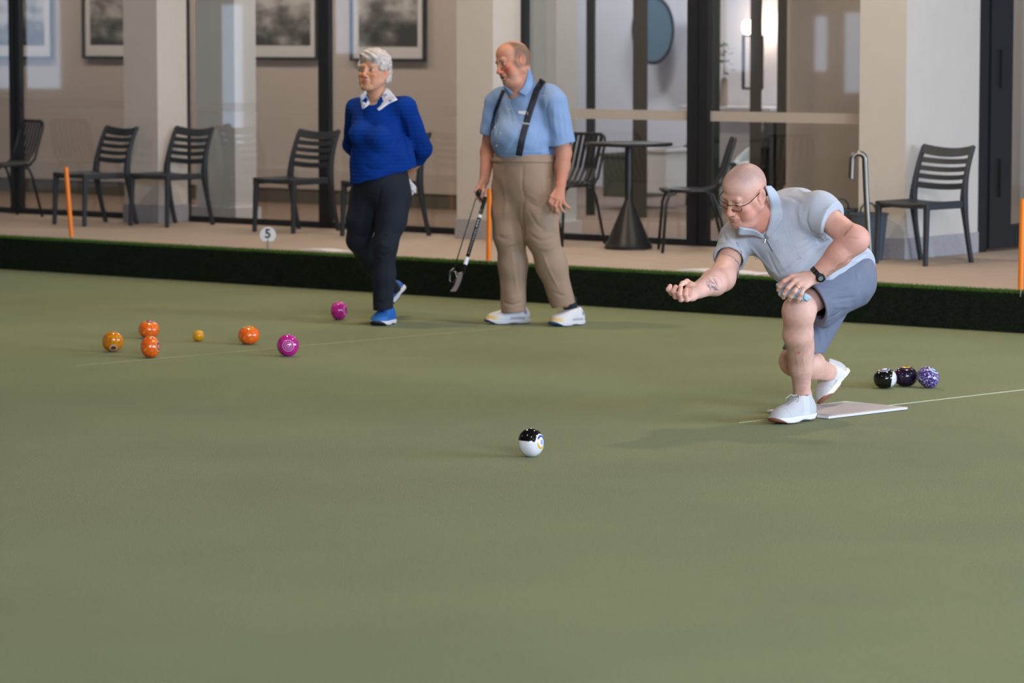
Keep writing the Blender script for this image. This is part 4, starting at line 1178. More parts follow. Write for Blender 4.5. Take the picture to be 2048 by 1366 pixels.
# ================================================================== PERSON 1: man in the pale blue polo, bending to bowl
def head_frame(px, py, Y, yaw, pit, rol, sc=1.0):
    m = Matrix.Rotation(R(yaw), 4, 'Z') @ Matrix.Rotation(R(pit), 4, 'X') @ Matrix.Rotation(R(rol), 4, 'Y')
    m = Matrix.Translation(P(px, py, Y)) @ m @ Matrix.Scale(sc, 4); return m
def wloc(o):
    v = Vector((0, 0, 0))
    while o is not None: v = v+o.location; o = o.parent
    return v
def strip(name, inner, outer, m, parent, thick=.004, sub=4):
    """band of cloth between two world-space polylines, given real thickness"""
    def dens(pts):
        pts = [Vector(p) for p in pts]; out = []
        n = len(pts)
        for i in range(n-1):
            p0 = pts[max(i-1, 0)]; p1 = pts[i]; p2 = pts[i+1]; p3 = pts[min(i+2, n-1)]
            for k in range(sub):
                t = k/sub; out.append(.5*((2*p1)+(p2-p0)*t+(2*p0-5*p1+4*p2-p3)*t*t+(3*p1-p0-3*p2+p3)*t**3))
        return out+[pts[-1]]
    a, b = dens(inner), dens(outer); n = len(a); K = 4; vs = []; fs = []
    for i in range(n):
        for k in range(K+1):
            u = k/K; vs.append(a[i]*(1-u)+b[i]*u)
    for i in range(n-1):
        for k in range(K):
            q = i*(K+1)+k; fs.append((q, q+1, q+K+2, q+K+1))
    mb = MB(); mb.add(vs, fs); o = mb.build(name, m, parent, smooth=True, off=wloc(parent))
    so = o.modifiers.new('thickness', 'SOLIDIFY'); so.thickness = thick; so.offset = 0
    return o
M['skin'] = mat('skin', (210, 160, 140), .52, vcol=True, spec=.35, sss=.12, bump=.08, bscale=500)
M['polo'] = mat('pale_blue_polo_knit', (190, 195, 208), .85, nscale=8, namt=.03, bump=.12, bscale=700, sheen=.2)
M['polo_rib'] = mat('polo_rib_line', (206, 213, 226), .8)
M['collar'] = mat('polo_collar', (184, 192, 206), .85, bump=.1, bscale=600)
M['shorts'] = mat('grey_blue_shorts', (112, 118, 138), .8, nscale=10, namt=.04, bump=.1, bscale=900)
M['black_cloth'] = mat('black_lining', (16, 16, 20), .9)
M['white_sock'] = mat('white_sock', (226, 224, 226), .9, bump=.2, bscale=600)
M['shoe_grey'] = mat('pale_grey_mesh', (196, 196, 200), .8, vcol=True, bump=.3, bscale=500)
M['sole_v'] = mat('moulded_sole', (230, 228, 224), .6, vcol=True)
M['lace'] = mat('pale_lace', (206, 208, 210), .8)
M['watch'] = mat('black_watch_rubber', (18, 18, 20), .35)
M['lcd'] = mat('grey_watch_display', (120, 128, 122), .3)
M['gold'] = mat('gold', (226, 178, 90), .2, metal=1.0)
M['specs'] = mat('dark_spectacle_metal', (40, 36, 34), .3, metal=.6)
M['cloth_blue'] = mat('light_blue_cloth', (178, 202, 214), .9, bump=.15, bscale=500)
M['zip'] = mat('zip_metal', (196, 176, 150), .3, metal=.9)
M['tape'] = mat('dark_zip_tape', (70, 74, 84), .7)

b1 = empty('person', G(1625, 835, 0), 0, label='bald man in glasses, pale blue polo and grey shorts, bending with one arm outstretched', cat='person')
SK = (230, 182, 166)
# ---- head and neck
hf = head_frame(1488, 386, 15.06, -48, 30, 12, 1.05)
neck_base = P(1531, 448, 15.19)
hb = hf @ Vector((0, .035, -.055)); jb = hf @ Vector((0, -.01, -.09))
headS, hcol = make_head(hf, [(hb, neck_base, .058, .060, .03), (jb, P(1510, 449, 15.14), .044, .036, .035)], SK, fat=.010, age=2.2, lipc=(166, 92, 86), brow=(150, 122, 104))
V, Q, Vl = headS.mesh(); C = hcol(Vl)
# cropped grey hair shadow over the scalp
wt = np.clip((Vl[:, 2]-.045)/.05, 0, 1)*np.clip((Vl[:, 1]+.085)/.05, 0, 1)+np.clip((Vl[:, 1]-.02)/.05, 0, 1)*np.clip((Vl[:, 2]+.04)/.04, 0, 1)
C = mixc(C, s2l((168, 138, 134)), .75*np.clip(wt, 0, 1)*(.9+.1*nz(Vl, 160)))
rg = near(Vl, (.055, -.045, -.05), .045); C = mixc(C, s2l((206, 118, 100)), .5*rg)
C = mixc(C, s2l((200, 112, 88)), .65*np.clip((-.045-Vl[:, 2])/.06, 0, 1)*np.clip((Vl[:, 1]+.05)/.05, 0, 1)); C = mixc(C, s2l((216, 148, 126)), .45*np.clip((.07-Vl[:, 2])/.05, 0, 1))
parts = [(V, Q, C)]
def skin_cols(V, tats=(), spots=None, tint=1.0):
    sk = np.array(s2l(SK)[:3])*tint; C = np.tile(sk, (len(V), 1)); n = nz(V, 45); C *= (1+.05*n[:, None])
    C = mixc(C, s2l((212, 138, 116)), .30*np.clip(nz(V, 21, 5), 0, 1))
    for (pts, wdt, a) in tats: C = mixc(C, s2l((74, 82, 104)), a*np.exp(-(dline(V, [list(p) for p in pts])/wdt)**2))
    return C
# ---- right arm, stretched out, palm up
def box_of(pts, m):
    a = np.array([list(p) for p in pts]); return a.min(0)-m, a.max(0)+m
sh, el, wr = P(1474, 478, 15.30), P(1444, 556, 15.08), P(1397, 580, 14.87)
F = dict(
 index=[P(1356, 589, 14.82), P(1343, 586, 14.775), P(1337, 579, 14.76), P(1340, 572.5, 14.77)],
 middle=[P(1364, 594, 14.79), P(1351, 593, 14.742), P(1347, 583, 14.725), P(1351, 574, 14.735)],
 ring=[P(1372, 597, 14.77), P(1362, 599, 14.722), P(1359, 588, 14.705), P(1361.5, 576, 14.715)],
 little=[P(1382, 596, 14.765), P(1374, 599, 14.725), P(1371, 589, 14.712), P(1373, 578.5, 14.722)])
allp = [sh, el, wr]+sum(F.values(), [])
lo, hi = box_of(allp, .075); a = Sdf(lo, hi, .0024)
a.cone(sh, el, .052, .056, .01); a.cone(el, el.lerp(wr, .35), .056, .056, .03); a.cone(el.lerp(wr, .35), wr, .056, .037, .02)
a.ell(el.lerp(wr, .3)+Vector((0, 0, -.008)), (.05, .06, .05), k=.02)
for nm_, r in (('index', .0150), ('middle', .0155), ('ring', .015), ('little', .0145)):
    a.cone(wr, F[nm_][0], .024, r, .012)
a.cone(wr, P(1384, 588, 14.80), .028, .024, .02); a.ell(P(1378, 587, 14.80), (.034, .038, .024), k=.015)
a.ell(P(1384, 592, 14.785), (.022, .026, .018), k=.015)                     # heel of the palm on the little-finger side
a.ell(P(1380, 571, 14.85), (.021, .028, .019), k=.015)                      # ball of the thumb
finger(a, [P(1386, 572, 14.87), P(1374, 563.5, 14.85), P(1365, 567, 14.825), P(1360, 573, 14.805)], .0135, .0088, .006)
for nm_, r in (('index', .0125), ('middle', .0128), ('ring', .0122), ('little', .0115)): finger(a, F[nm_], r, r*.82, .003)
a.foldpx([(1399, 563), (1401, 580), (1400, 597)], .003, -.0018)
a.foldpx([(1378, 570), (1383, 579), (1379, 586)], .002, -.002); a.foldpx([(1374, 583), (1388, 582)], .002, -.0018)
def hitl(s, pp): return [s.hit(x, y) for x, y in pp]
def scrawl(s, x0, y0, x1, y1, n, seed, sx, sy, slant=.3):
    rr = random.Random(seed); out = []
    for i in range(n):
        x = rr.uniform(x0, x1); y = rr.uniform(y0, y1); pts = []
        for k in range(4): pts.append((x+k*sx+rr.uniform(-1, 1)*1.2, y+k*sy*slant+rr.uniform(-1, 1)*1.6))
        out.append((hitl(s, pts), .0014, .85))
    return out
tats = scrawl(a, 1411, 555, 1430, 574, 26, 5, 2.4, 2.6, 1.0) + [(hitl(a, [(1424, 551), (1434, 552), (1441, 559), (1444, 568)]), .0012, .6)]
tats += [(hitl(a, [(1436, 509), (1446, 508.5), (1458, 511), (1466, 515), (1473, 521), (1478, 528), (1477, 534)]), .0020, .75), (hitl(a, [(1470, 520), (1476, 526), (1477, 531)]), .0034, .6)]
V, Q, Vl = a.mesh(); C = skin_cols(V, tats, tint=1.03)
for nm_ in F:
    C = mixc(C, s2l((226, 136, 118)), .5*near(V, F[nm_][3], .013)); C = mixc(C, s2l((206, 130, 112)), .35*near(V, F[nm_][2], .009))
parts.append((V, Q, C))
# ---- left arm, hand on the knee
sh, el, wr = P(1640, 424, 15.12), P(1708, 480, 14.99), P(1632, 552, 15.00)
FL = dict(
 index=[P(1583, 554, 14.985), P(1568, 563, 14.975), P(1560, 573, 14.985), P(1557, 580, 15.0)],
 middle=[P(1590, 562, 14.965), P(1576, 576, 14.950), P(1569, 588, 14.960), P(1567, 595, 14.975)],
 ring=[P(1599, 569, 14.955), P(1589, 583, 14.938), P(1582, 593, 14.948), P(1579, 599, 14.962)],
 little=[P(1609, 575, 14.955), P(1602, 588, 14.940), P(1598, 597, 14.948), P(1595, 603, 14.960)])
lo, hi = box_of([sh, el, wr]+sum(FL.values(), []), .08); a = Sdf(lo, hi, .0024)
a.cone(sh, el, .056, .056, .01); a.ell(el+Vector((.012, 0, .005)), (.052, .055, .052), k=.03)
a.cone(el, el.lerp(wr, .4), .056, .054, .03); a.cone(el.lerp(wr, .4), wr, .054, .034, .02)
for nm_, r in (('index', .0150), ('middle', .0150), ('ring', .0145), ('little', .0140)): a.cone(wr, FL[nm_][0], .024, r, .012)
for nm_, r in (('index', .0118), ('middle', .0120), ('ring', .0114), ('little', .0104)): finger(a, FL[nm_], r, r*.80, .003)
finger(a, [P(1608, 548, 15.03), P(1592, 553, 15.06), P(1578, 562, 15.07), P(1570, 572, 15.065)], .0145, .0098, .006)
for k_, (x, y) in enumerate(((1664, 498), (1672, 492), (1682, 486), (1655, 505), (1648, 515))):
    a.foldpx([(x, y), (x+14, y+18)], .0035, -.0010)
a.foldpx([(1683, 478), (1700, 476), (1716, 478)], .006, -.003)
rr = random.Random(8); tats = []
x, y = 1648, 556
for k in range(17):                       # chain tattoo under the forearm
    t_ = k/16; x = 1650+t_*57; y = 555-t_*45+2*math.sin(k*1.3)
    pp = [(x+2.6*math.cos(q), y+2.4*math.sin(q)) for q in np.linspace(0, 5.2, 6)]; tats.append((hitl(a, pp), .0014, .8))
for k in range(7):
    t_ = k/6; x = 1687+15*t_; y = 468-17*t_; tats.append((hitl(a, [(x, y), (x+5, y-1), (x+3, y+4), (x-1, y+3)]), .0013, .6))
tats.append((hitl(a, [(1688, 472), (1694, 462), (1703, 452), (1706, 446)]), .0016, .6))
V, Q, Vl = a.mesh(); C = skin_cols(V, tats)
C = mixc(C, s2l((206, 120, 98)), .42*np.clip(near(V, el, .11)+near(V, el.lerp(wr, .55), .08), 0, 1))
for nm_ in FL:
    C = mixc(C, s2l((216, 134, 112)), .35*near(V, FL[nm_][1], .012)); C = mixc(C, s2l((232, 176, 164)), .5*near(V, FL[nm_][3]+Vector((0, -.006, .004)), .007))
parts.append((V, Q, C)); LARM = a
# ---- front (left) leg
kn, an = P(1600, 627, 15.12), P(1604, 790, 15.35); hipL = P(1692, 572, 15.40)
a = Sdf(*box_of([kn, an, kn.lerp(hipL, .6)], .10), .003)
a.cone(P(1692, 556, 15.42), kn+Vector((.008, .02, .022)), .070, .050, .02); a.ell(kn+Vector((-.009, .002, .014)), (.055, .054, .058), k=.06)
c1 = P(1596, 668, 15.165); c2 = P(1602, 735, 15.275)
a.cone(kn+Vector((-.008, 0, 0)), c1, .057, .062, .06); a.cone(c1, c2, .064, .048, .03); a.cone(c2, an, .048, .037, .03)
a.ell(P(1604, 690, 15.26), (.055, .055, .10), k=.03); a.ell(an+Vector((.004, 0, .0)), (.040, .042, .03), k=.02)
a.foldpx([(1612, 690), (1606, 715), (1612, 745)], .004, .0015)
a.foldpx([(1588, 690), (1594, 720), (1598, 755)], .003, .0012); a.foldpx([(1583, 778), (1600, 783), (1618, 781)], .003, -.0015)
V, Q, Vl = a.mesh(); C = skin_cols(V); C = mixc(C, s2l((206, 100, 84)), .8*near(V, a.hit(1597, 706), .007))
C = mixc(C, s2l((206, 140, 126)), .3*np.clip(nz(V, 80, 9), 0, 1)); parts.append((V, Q, C)); LLEG = a
# ---- rear (right) leg
hipR = P(1670, 582, 15.60); knR = P(1590, 722, 15.47); anR = P(1664, 747, 15.86)
a = Sdf(*box_of([knR, anR, knR.lerp(hipR, .45)], .10), .003)
a.cone(hipR, knR, .078, .064, .02); a.ell(knR+Vector((-.002, 0, -.002)), (.064, .062, .060), k=.03)
a.cone(knR, knR.lerp(anR, .4), .058, .060, .03); a.cone(knR.lerp(anR, .4), anR, .060, .037, .02)
a.ell(knR.lerp(anR, .38)+Vector((.01, 0, .012)), (.06, .08, .052), k=.03)
V, Q, Vl = a.mesh(); parts.append((V, Q, skin_cols(V)))
# ---- hidden trunk so that the body is one piece
a = Sdf(P(1440, 640, 15.2)-Vector((0, .3, .15)), P(1760, 380, 15.2)+Vector((.02, .65, .05)), .01)
a.cone(P(1560, 458, 15.26), P(1620, 502, 15.34), .13, .15, .03); a.cone(P(1620, 502, 15.34), P(1690, 555, 15.47), .14, .10, .03)
a.cone(P(1550, 440, 15.22), P(1640, 424, 15.12), .05, .05, .03); a.cone(P(1560, 440, 15.2), P(1474, 478, 15.30), .05, .05, .03)
a.cone(P(1690, 560, 15.5), hipL, .08, .08, .03); a.cone(P(1684, 560, 15.5), hipR, .08, .07, .03)
V, Q, Vl = a.mesh(); parts.append((V, Q, skin_cols(V)))
fuse('body', parts, M['skin'], b1)

# ---- polo shirt
a = Sdf(P(1415, 600, 15.2)-Vector((0, .42, 0)), P(1768, 350, 15.2)+Vector((0, .60, .02)), .0045)
sR, sL = P(1478, 476, 15.30), P(1636, 424, 15.13)
a.cone(P(1562, 462, 15.27), P(1615, 497, 15.32), .150, .183, .06)
a.cone(P(1615, 497, 15.32), P(1689, 542, 15.46), .183, .150, .06)
a.ell(P(1592, 430, 15.28), (.13, .13, .125), k=.06)
a.cone(P(1560, 440, 15.25), sL, .105, .086, .05); a.cone(P(1545, 455, 15.24), sR, .105, .078, .05)
a.ell(P(1580, 520, 15.20), (.11, .12, .11), k=.06)                                    # belly
aL0, aL1 = P(1640, 424, 15.12), P(1708, 480, 14.99); eL = (aL1-aL0).normalized()
a.cone(sL, aL0, .088, .088, .03); a.cone(aL0, aL1+eL*.08, .088, .083, .02)
aR0, aR1 = P(1474, 478, 15.30), P(1444, 556, 15.08); eR = (aR1-aR0).normalized()
a.cone(sR, aR0, .078, .076, .03); a.cone(aR0, aR1, .076, .073, .02)
# sleeve ends and hem
def local_cut(s, p, n, rad, k=.004):
    """planar cut limited to a ball: trims a sleeve without touching the trunk"""
    p = np.array(p); n = np.array(Vector(n).normalized()); q = s.reg(p-rad, p+rad); sl, X, Y, Z = q
    pl = -((X-p[0])*n[0]+(Y-p[1])*n[1]+(Z-p[2])*n[2]); ball = np.sqrt((X-p[0])**2+(Y-p[1])**2+(Z-p[2])**2)-rad
    d = np.maximum(pl, ball).astype(np.float32); s.comb(sl, d, k, 'sub')
def tube_clip(s, a_, b_, r, sgn):
    """carve a capsule-shaped hole"""
    s.cone(a_, b_, r, r, .003, op='sub')
# the sleeve tubes were drawn long; rebuild their ends by cutting a capped cylinder beyond the hem
def cyl_cut(s, p, n, rad, ln):
    p = np.array(p); n = np.array(Vector(n).normalized()); c = p+n*ln/2; m = max(rad, ln)+.02
    q = s.reg(c-m, c+m); sl, X, Y, Z = q; x, y, z = X-p[0], Y-p[1], Z-p[2]; t = x*n[0]+y*n[1]+z*n[2]
    rr_ = np.sqrt(np.maximum(x*x+y*y+z*z-t*t, 0)); d = np.maximum(np.maximum(-t, t-ln), rr_-rad).astype(np.float32)
    s.comb(sl, d, .003, 'sub')
pL = P(1685, 464, 15.05); pR = aR0+eR*.150
cyl_cut(a, pL, Vector((.74, -.42, -.62)).normalized(), .115, .26)
cyl_cut(a, pR, eR, .095, .24)
a.cone(pL-eL*.05, pL+eL*.1, .071, .073, .003, op='sub')
a.cone(pR-eR*.04, pR+eR*.1, .062, .063, .003, op='sub')
h0, h1, h2 = P(1752, 538, 15.5), P(1694, 522, 15.27), P(1622, 572, 15.08)
hn = (h1-h0).cross(h2-h0).normalized()
if hn.z > 0: hn = -hn
a.cut(h0, hn, .004)
# neck hole
a.cone(neck_base, hf @ Vector((0, .03, -.06)), .064, .064, .006, op='sub'); a.cone(P(1517, 462, 15.10), hf @ Vector((0, -.02, -.10)), .040, .055, .006, op='sub')
# folds
fo = a.foldpx
fo([(1655, 472), (1640, 470), (1622, 478), (1600, 486)], .008, -0.0087); fo([(1650, 480), (1630, 486), (1600, 500), (1575, 512)], .009, 0.0072)
fo([(1618, 415), (1612, 440), (1622, 462), (1640, 474)], .008, -0.0080); fo([(1604, 400), (1600, 430), (1606, 458)], .010, 0.0058)
fo([(1640, 490), (1612, 508), (1580, 534), (1560, 548)], .010, -0.0072); fo([(1655, 492), (1632, 512), (1600, 545), (1580, 566)], .010, 0.0072)
fo([(1490, 505), (1508, 520), (1530, 545), (1552, 565)], .009, -0.0072); fo([(1500, 492), (1520, 515), (1548, 545)], .009, 0.0072)
fo([(1486, 512), (1480, 492), (1468, 476)], .007, -0.0087); fo([(1470, 500), (1462, 482), (1450, 468)], .007, 0.0058)
fo([(1446, 500), (1452, 480), (1446, 462)], .006, -0.0051); fo([(1436, 490), (1460, 496), (1482, 506)], .005, -0.0036)
fo([(1546, 500), (1560, 520), (1574, 545)], .008, 0.0058); fo([(1535, 505), (1546, 530), (1560, 552)], .007, -0.0058)
fo([(1668, 430), (1680, 446), (1690, 452)], .006, -0.0043); fo([(1650, 440), (1668, 462), (1672, 474)], .006, 0.0051)
fo([(1576, 384), (1600, 380), (1630, 396)], .010, 0.0058); fo([(1565, 392), (1585, 395), (1606, 410)], .008, -0.0058)
fo([(1740, 500), (1725, 512), (1712, 520)], .007, -0.0043); fo([(1748, 520), (1725, 524), (1700, 522)], .006, 0.0029)
a.wave(lambda X, Y, Z: .0016*np.sin(X*55+Z*38+2*np.sin(Z*23))*np.sin(Y*30+Z*22))
V, Q, Vl = a.mesh(); shirt = fuse('polo_shirt', [(V, Q)], M['polo'], b1); SH = a
def onto(s, x, y, lift): return s.hit(x, y)+Vector((0, -lift, 0))
# collar
def fwd(pp, lift, solids):
    """points a little in front of whatever solid is seen there"""
    o_ = []
    for x, y in pp:
        q = min((sd.hit(x, y) for sd in solids), key=lambda v: v.y); o_.append(q+Vector((0, -lift, 0)))
    return o_
SO = (SH, headS)
strip('collar', fwd([(1530, 372), (1537, 392), (1540, 418), (1538, 444), (1530, 470)], .007, SO), fwd([(1541, 371), (1555, 388), (1563, 414), (1563, 440), (1536, 478)], .012, SO), M['collar'], shirt, .005)
strip('collar', fwd([(1477, 453), (1490, 456), (1508, 459), (1527, 470)], .007, SO), fwd([(1477, 462), (1479, 470), (1504, 471), (1527, 477)], .012, SO), M['collar'], shirt, .005)
# zip and pull
mb = MB(); mb.tube([onto(SH, 1530+15*t_, 476+27*t_, .001) for t_ in np.linspace(0, 1, 6)], .0018, 6); mb.build('zip', M['tape'], shirt, off=b1.location)
mb = MB(); p = onto(SH, 1531, 478, .006); mb.tube([p, p+Vector((-.004, -.002, -.016))], .0025, 6); mb.build('zip_pull', M['zip'], shirt, off=b1.location)
# fine ribbed stripes
def rib(pp, n, dx, dy):
    mb = MB()
    for i in range(n):
        pts = []
        for k in range(len(pp)-1):
            for t_ in np.linspace(0, 1, 7)[:-1 if k < len(pp)-2 else None]:
                x = pp[k][0]+(pp[k+1][0]-pp[k][0])*t_+dx*i; y = pp[k][1]+(pp[k+1][1]-pp[k][1])*t_+dy*i
                pts.append(onto(SH, x, y, .0006))
        mb.tube(pts, .0009, 5)
    mb.build('ribbed_stripe', M['polo_rib'], shirt, off=b1.location, smooth=True)
rib([(1564, 440), (1576, 480), (1594, 520)], 4, 3.1, -.9); rib([(1548, 482), (1560, 510), (1580, 545)], 4, 2.8, -1)
rib([(1585, 395), (1600, 430), (1615, 470), (1628, 492)], 4, 3.0, -.6); rib([(1648, 418), (1662, 438), (1670, 455)], 4, 3, -2.0)
rib([(1496, 478), (1502, 500), (1512, 520)], 3, 2.6, -.6); rib([(1454, 452), (1458, 470)], 3, 2.6, .6)

# ---- shorts
def pelvis(a):
    a.ell(P(1688, 556, 15.49), (.124, .150, .126), k=.05)
    a.cone(P(1700, 540, 15.5), P(1698, 564, 15.5), .114, .098, .04)
lo_, hi_ = P(1540, 715, 15.2)-Vector((0, .25, .02)), P(1765, 490, 15.2)+Vector((.02, .75, .03))
a = Sdf(lo_, hi_, .0045); pelvis(a)
a.cone(P(1700, 565, 15.42), P(1590, 624, 15.10), .118, .090, .05)
a.cone(P(1690, 588, 15.46), P(1648, 634, 15.26), .064, .050, .04)
ho = P(1636, 622, 15.2); hnn = Vector((-.78, -.36, -.34)).normalized()
a.cut(ho, hnn, .003)
a.cone(P(1664, 584, 15.315), P(1590, 625, 15.10), .088, .080, .003, op='sub')
a.cut(P(1670, 522, 15.3), Vector((-.5, 0, 1)), .004)
fo = a.foldpx
fo([(1625, 592), (1660, 588), (1700, 586)], .008, .005); fo([(1630, 606), (1665, 600), (1712, 594)], .007, -.006)
fo([(1640, 618), (1672, 614), (1705, 612)], .007, .005); fo([(1655, 558), (1690, 573), (1725, 566)], .008, -.004)
fo([(1706, 536), (1712, 560), (1707, 582)], .006, -.004); fo([(1650, 636), (1668, 632), (1690, 618)], .006, -.005)
fo([(1725, 545), (1722, 570), (1712, 590)], .007, -.004); fo([(1650, 575), (1680, 584), (1712, 580)], .007, .004)
a.wave(lambda X, Y, Z: .0016*np.sin(X*48+Z*60)*np.sin(Y*30+X*22))
V1, Q1, _ = a.mesh()
a = Sdf(lo_, hi_, .0045); pelvis(a)
a.cone(P(1668, 582, 15.60), P(1601, 712, 15.49), .104, .090, .05)
a.cut(P(1604, 702, 15.49), Vector((-.10, 0, -1)), .003)
a.cone(P(1624, 668, 15.525), P(1589, 735, 15.465), .078, .080, .003, op='sub')
a.cut(P(1670, 522, 15.3), Vector((-.5, 0, 1)), .004)
fo = a.foldpx
fo([(1635, 655), (1642, 675), (1640, 695)], .007, .004); fo([(1660, 640), (1650, 665), (1652, 690)], .007, -.004)
V2, Q2, _ = a.mesh()
fuse('shorts', [(V1, Q1), (V2, Q2)], M['shorts'], b1)
s = Sdf(P(1610, 660, 15.2)-Vector((0, .05, .02)), P(1680, 590, 15.2)+Vector((0, .4, .02)), .004)
s.cone(P(1664, 586, 15.315), P(1600, 621, 15.13), .092, .086, .02); s.cone(P(1668, 618, 15.34), P(1640, 632, 15.25), .05, .045, .02)
s.cut(ho-hnn*.012, hnn, .003); s.cone(kn, P(1700, 568, 15.42), .072, .082, .002, op='sub')
V, Q, Vl = s.mesh(); fuse('lining', [(V, Q)], M['black_cloth'], b1)

# ---- socks and shoes
def acc_grey(Vl):
    C = np.tile(np.array(s2l((204, 204, 208))[:3]), (len(Vl), 1)); C = mixc(C, s2l((150, 152, 160)), ((np.abs(Vl[:, 0]) < .019) & (Vl[:, 1] > -.065) & (Vl[:, 1] < .035) & (Vl[:, 2] > .05))*.7)
    C = mixc(C, s2l((182, 182, 188)), (np.abs(Vl[:, 1]+.075+.25*Vl[:, 2]) < .002)*.8)
    C = mixc(C, s2l((222, 222, 224)), (np.abs(Vl[:, 1]-.05) < .02)*(Vl[:, 2] > .03)*.6); return C
tF, hF = G(1538, 851, 0.0), G(1632, 838, 0.0); hF.z = .008
fF = shoe_frame(tF, hF)
make_shoe(fF, .305, b1, M['shoe_grey'], M['sole_v'], M['lace'], acc_grey, tread_m=((232, 230, 226), (138, 84, 62), 1), high=.098)
s = Sdf(*box_of([an, P(1604, 815, 15.35)], .06), .003); s.cone(P(1606, 800, 15.355), P(1607, 830, 15.36), .041, .05, .01); s.cut(P(1606, 795, 15.355), (0.15, 0, 1), .003)
V, Q, Vl = s.mesh(); fuse('sock', [(V, Q)], M['white_sock'], b1)
tR, hR = P(1650, 813, 15.78), P(1694, 750, 15.99); tR.z = max(tR.z, .026)
fR = shoe_frame(tR, hR, (-.85, -.45, .30))
make_shoe(fR, .30, b1, M['shoe_grey'], M['sole_v'], M['lace'], acc_grey, tread_m=((232, 226, 210), (138, 84, 62)), high=.098)
s = Sdf(*box_of([anR, P(1676, 760, 15.9)], .06), .003); s.cone(anR.lerp(knR, .06), P(1674, 749, 15.905), .0405, .040, .01)
V, Q, Vl = s.mesh(); fuse('sock', [(V, Q)], M['white_sock'], b1)

# ---- watch, ring
ax = (el-wr).normalized()
wc = wr + ax*.012
mb = MB(); x = ax.cross(Vector((0, -1, .1))).normalized(); y = x.cross(ax).normalized()
if y.y > 0: y = -y
pts = [wc + x*math.cos(t_)*.0375 + y*math.sin(t_)*.0375 for t_ in np.linspace(0, 2*math.pi, 28)[:-1]]
vs = []; fs = []
for i, p in enumerate(pts):
    for dv in (-.011, .011):
        for rr_ in (0, .003): vs.append(p+ax*dv+(p-wc).normalized()*rr_)
for i in range(27):
    j = (i+1) % 27
    for q0, q1 in ((0, 1), (1, 3), (3, 2), (2, 0)): fs.append((i*4+q0, i*4+q1, j*4+q1, j*4+q0))
mb.add(vs, fs); wa = mb.build('watch', M['watch'], b1, off=b1.location)
dn = (y*.92 + Vector((.25, 0, -.35))).normalized(); dc = wc + dn*.036
mb = MB(); mb.lathe([(.001, 0), (.0205, 0), (.0215, .004), (.020, .010), (.016, .0115), (.001, .0115)], dc, 10, axis=dn); o = mb.build('watch_case', M['watch'], wa, off=b1.location)
mb = MB(); mb.lathe([(.001, .0112), (.0115, .0112), (.0115, .0122), (.001, .0122)], dc, 14, axis=dn); mb.build('display', M['lcd'], wa, off=b1.location)
r0, r1 = FL['ring'][0], FL['ring'][1]; rc_ = r0.lerp(r1, .50); ad = (r1-r0).normalized(); xx = ad.cross(Vector((0, 0, 1))).normalized(); yy = xx.cross(ad)
mb = MB(); mb.tube([rc_+xx*math.cos(t_)*.0113+yy*math.sin(t_)*.0113 for t_ in np.linspace(0, 2*math.pi, 24)[:-1]], .0022, 8, closed=True, flat=(1, 1)); mb.build('wedding_ring', M['gold'], b1, smooth=True, off=b1.location)

# ---- spectacles
def T(p): return hf @ Vector(p)
mb = MB(); fr = empty('spectacles', (0, 0, 0)); bpy.data.objects.remove(fr)
def lens_out(q, grow=0):
    pts = []
    for t_ in np.linspace(0, 2*math.pi, 25)[:-1]:
        c, s_ = math.cos(t_), math.sin(t_); x = q*.0335+(.0280+grow)*math.copysign(abs(c)**.65, c); z = -.006+(.0150+grow)*math.copysign(abs(s_)**.7, s_)
        yv = -.1035+.35*max(0, abs(x)-.02)**1.0*.55; pts.append(T((x, yv, z+.002)))
    return pts
for q in (-1, 1):
    mb.tube(lens_out(q), .0013, 6, closed=True)
mb.tube([T((-.009, -.104, .004)), T((0, -.106, .007)), T((.009, -.104, .004))], .0016, 6)
for q in (-1, 1):
    mb.tube([T((q*.058, -.089, .006)), T((q*.072, -.080, .008)), T((q*.0795, -.060, .009)), T((q*.083, -.01, .016)), T((q*.084, .012, .018)), T((q*.083, .030, .004))], .0018, 6)
gl = mb.build('spectacles', M['specs'], b1, smooth=True, off=b1.location)
for q in (-1, 1):
    pts = lens_out(q, -.0008); c = sum(pts, Vector())/len(pts); m2 = MB(); m2.add([c]+pts, [(0, i+1, (i+1) % 24+1) for i in range(24)])
    l_ = m2.build('lens', M['spec_glass'], gl, smooth=True, off=b1.location)
    so = l_.modifiers.new('t', 'SOLIDIFY'); so.thickness = .0015

# ---- cleaning cloth between hand and knee
a = Sdf(*box_of([P(1550, 600, 15.0), P(1622, 560, 15.1)], .05), .0025)
for x, y, Y, r in ((1562, 572, 15.02, .020), (1566, 588, 15.01, .018), (1580, 586, 15.0, .022), (1572, 570, 15.03, .022), (1595, 592, 14.995, .020), (1606, 594, 14.99, .018), (1614, 596, 14.985, .014), (1590, 578, 15.02, .025)):
    a.ell(P(x, y, Y), (r*1.15, r*.9, r), k=.014)
for pp in ([(1558, 566), (1563, 580), (1561, 592)], [(1570, 578), (1573, 592), (1570, 600)], [(1603, 588), (1606, 598), (1612, 603)], [(1585, 586), (1592, 596)]):
    a.foldpx(pp, .0035, -.008); a.foldpx([(x+5, y) for x, y in pp], .003, .005)
a.wave(lambda X, Y, Z: .002*np.sin(X*190+Z*60)*np.sin(Z*150-Y*90))
V, Q, Vl = a.mesh(); cl = fuse('cleaning_cloth', [(V, Q)], M['cloth_blue'], None)
tag(cl, 'crumpled light blue cloth under the fingers resting on the bending man knee', 'cloth')
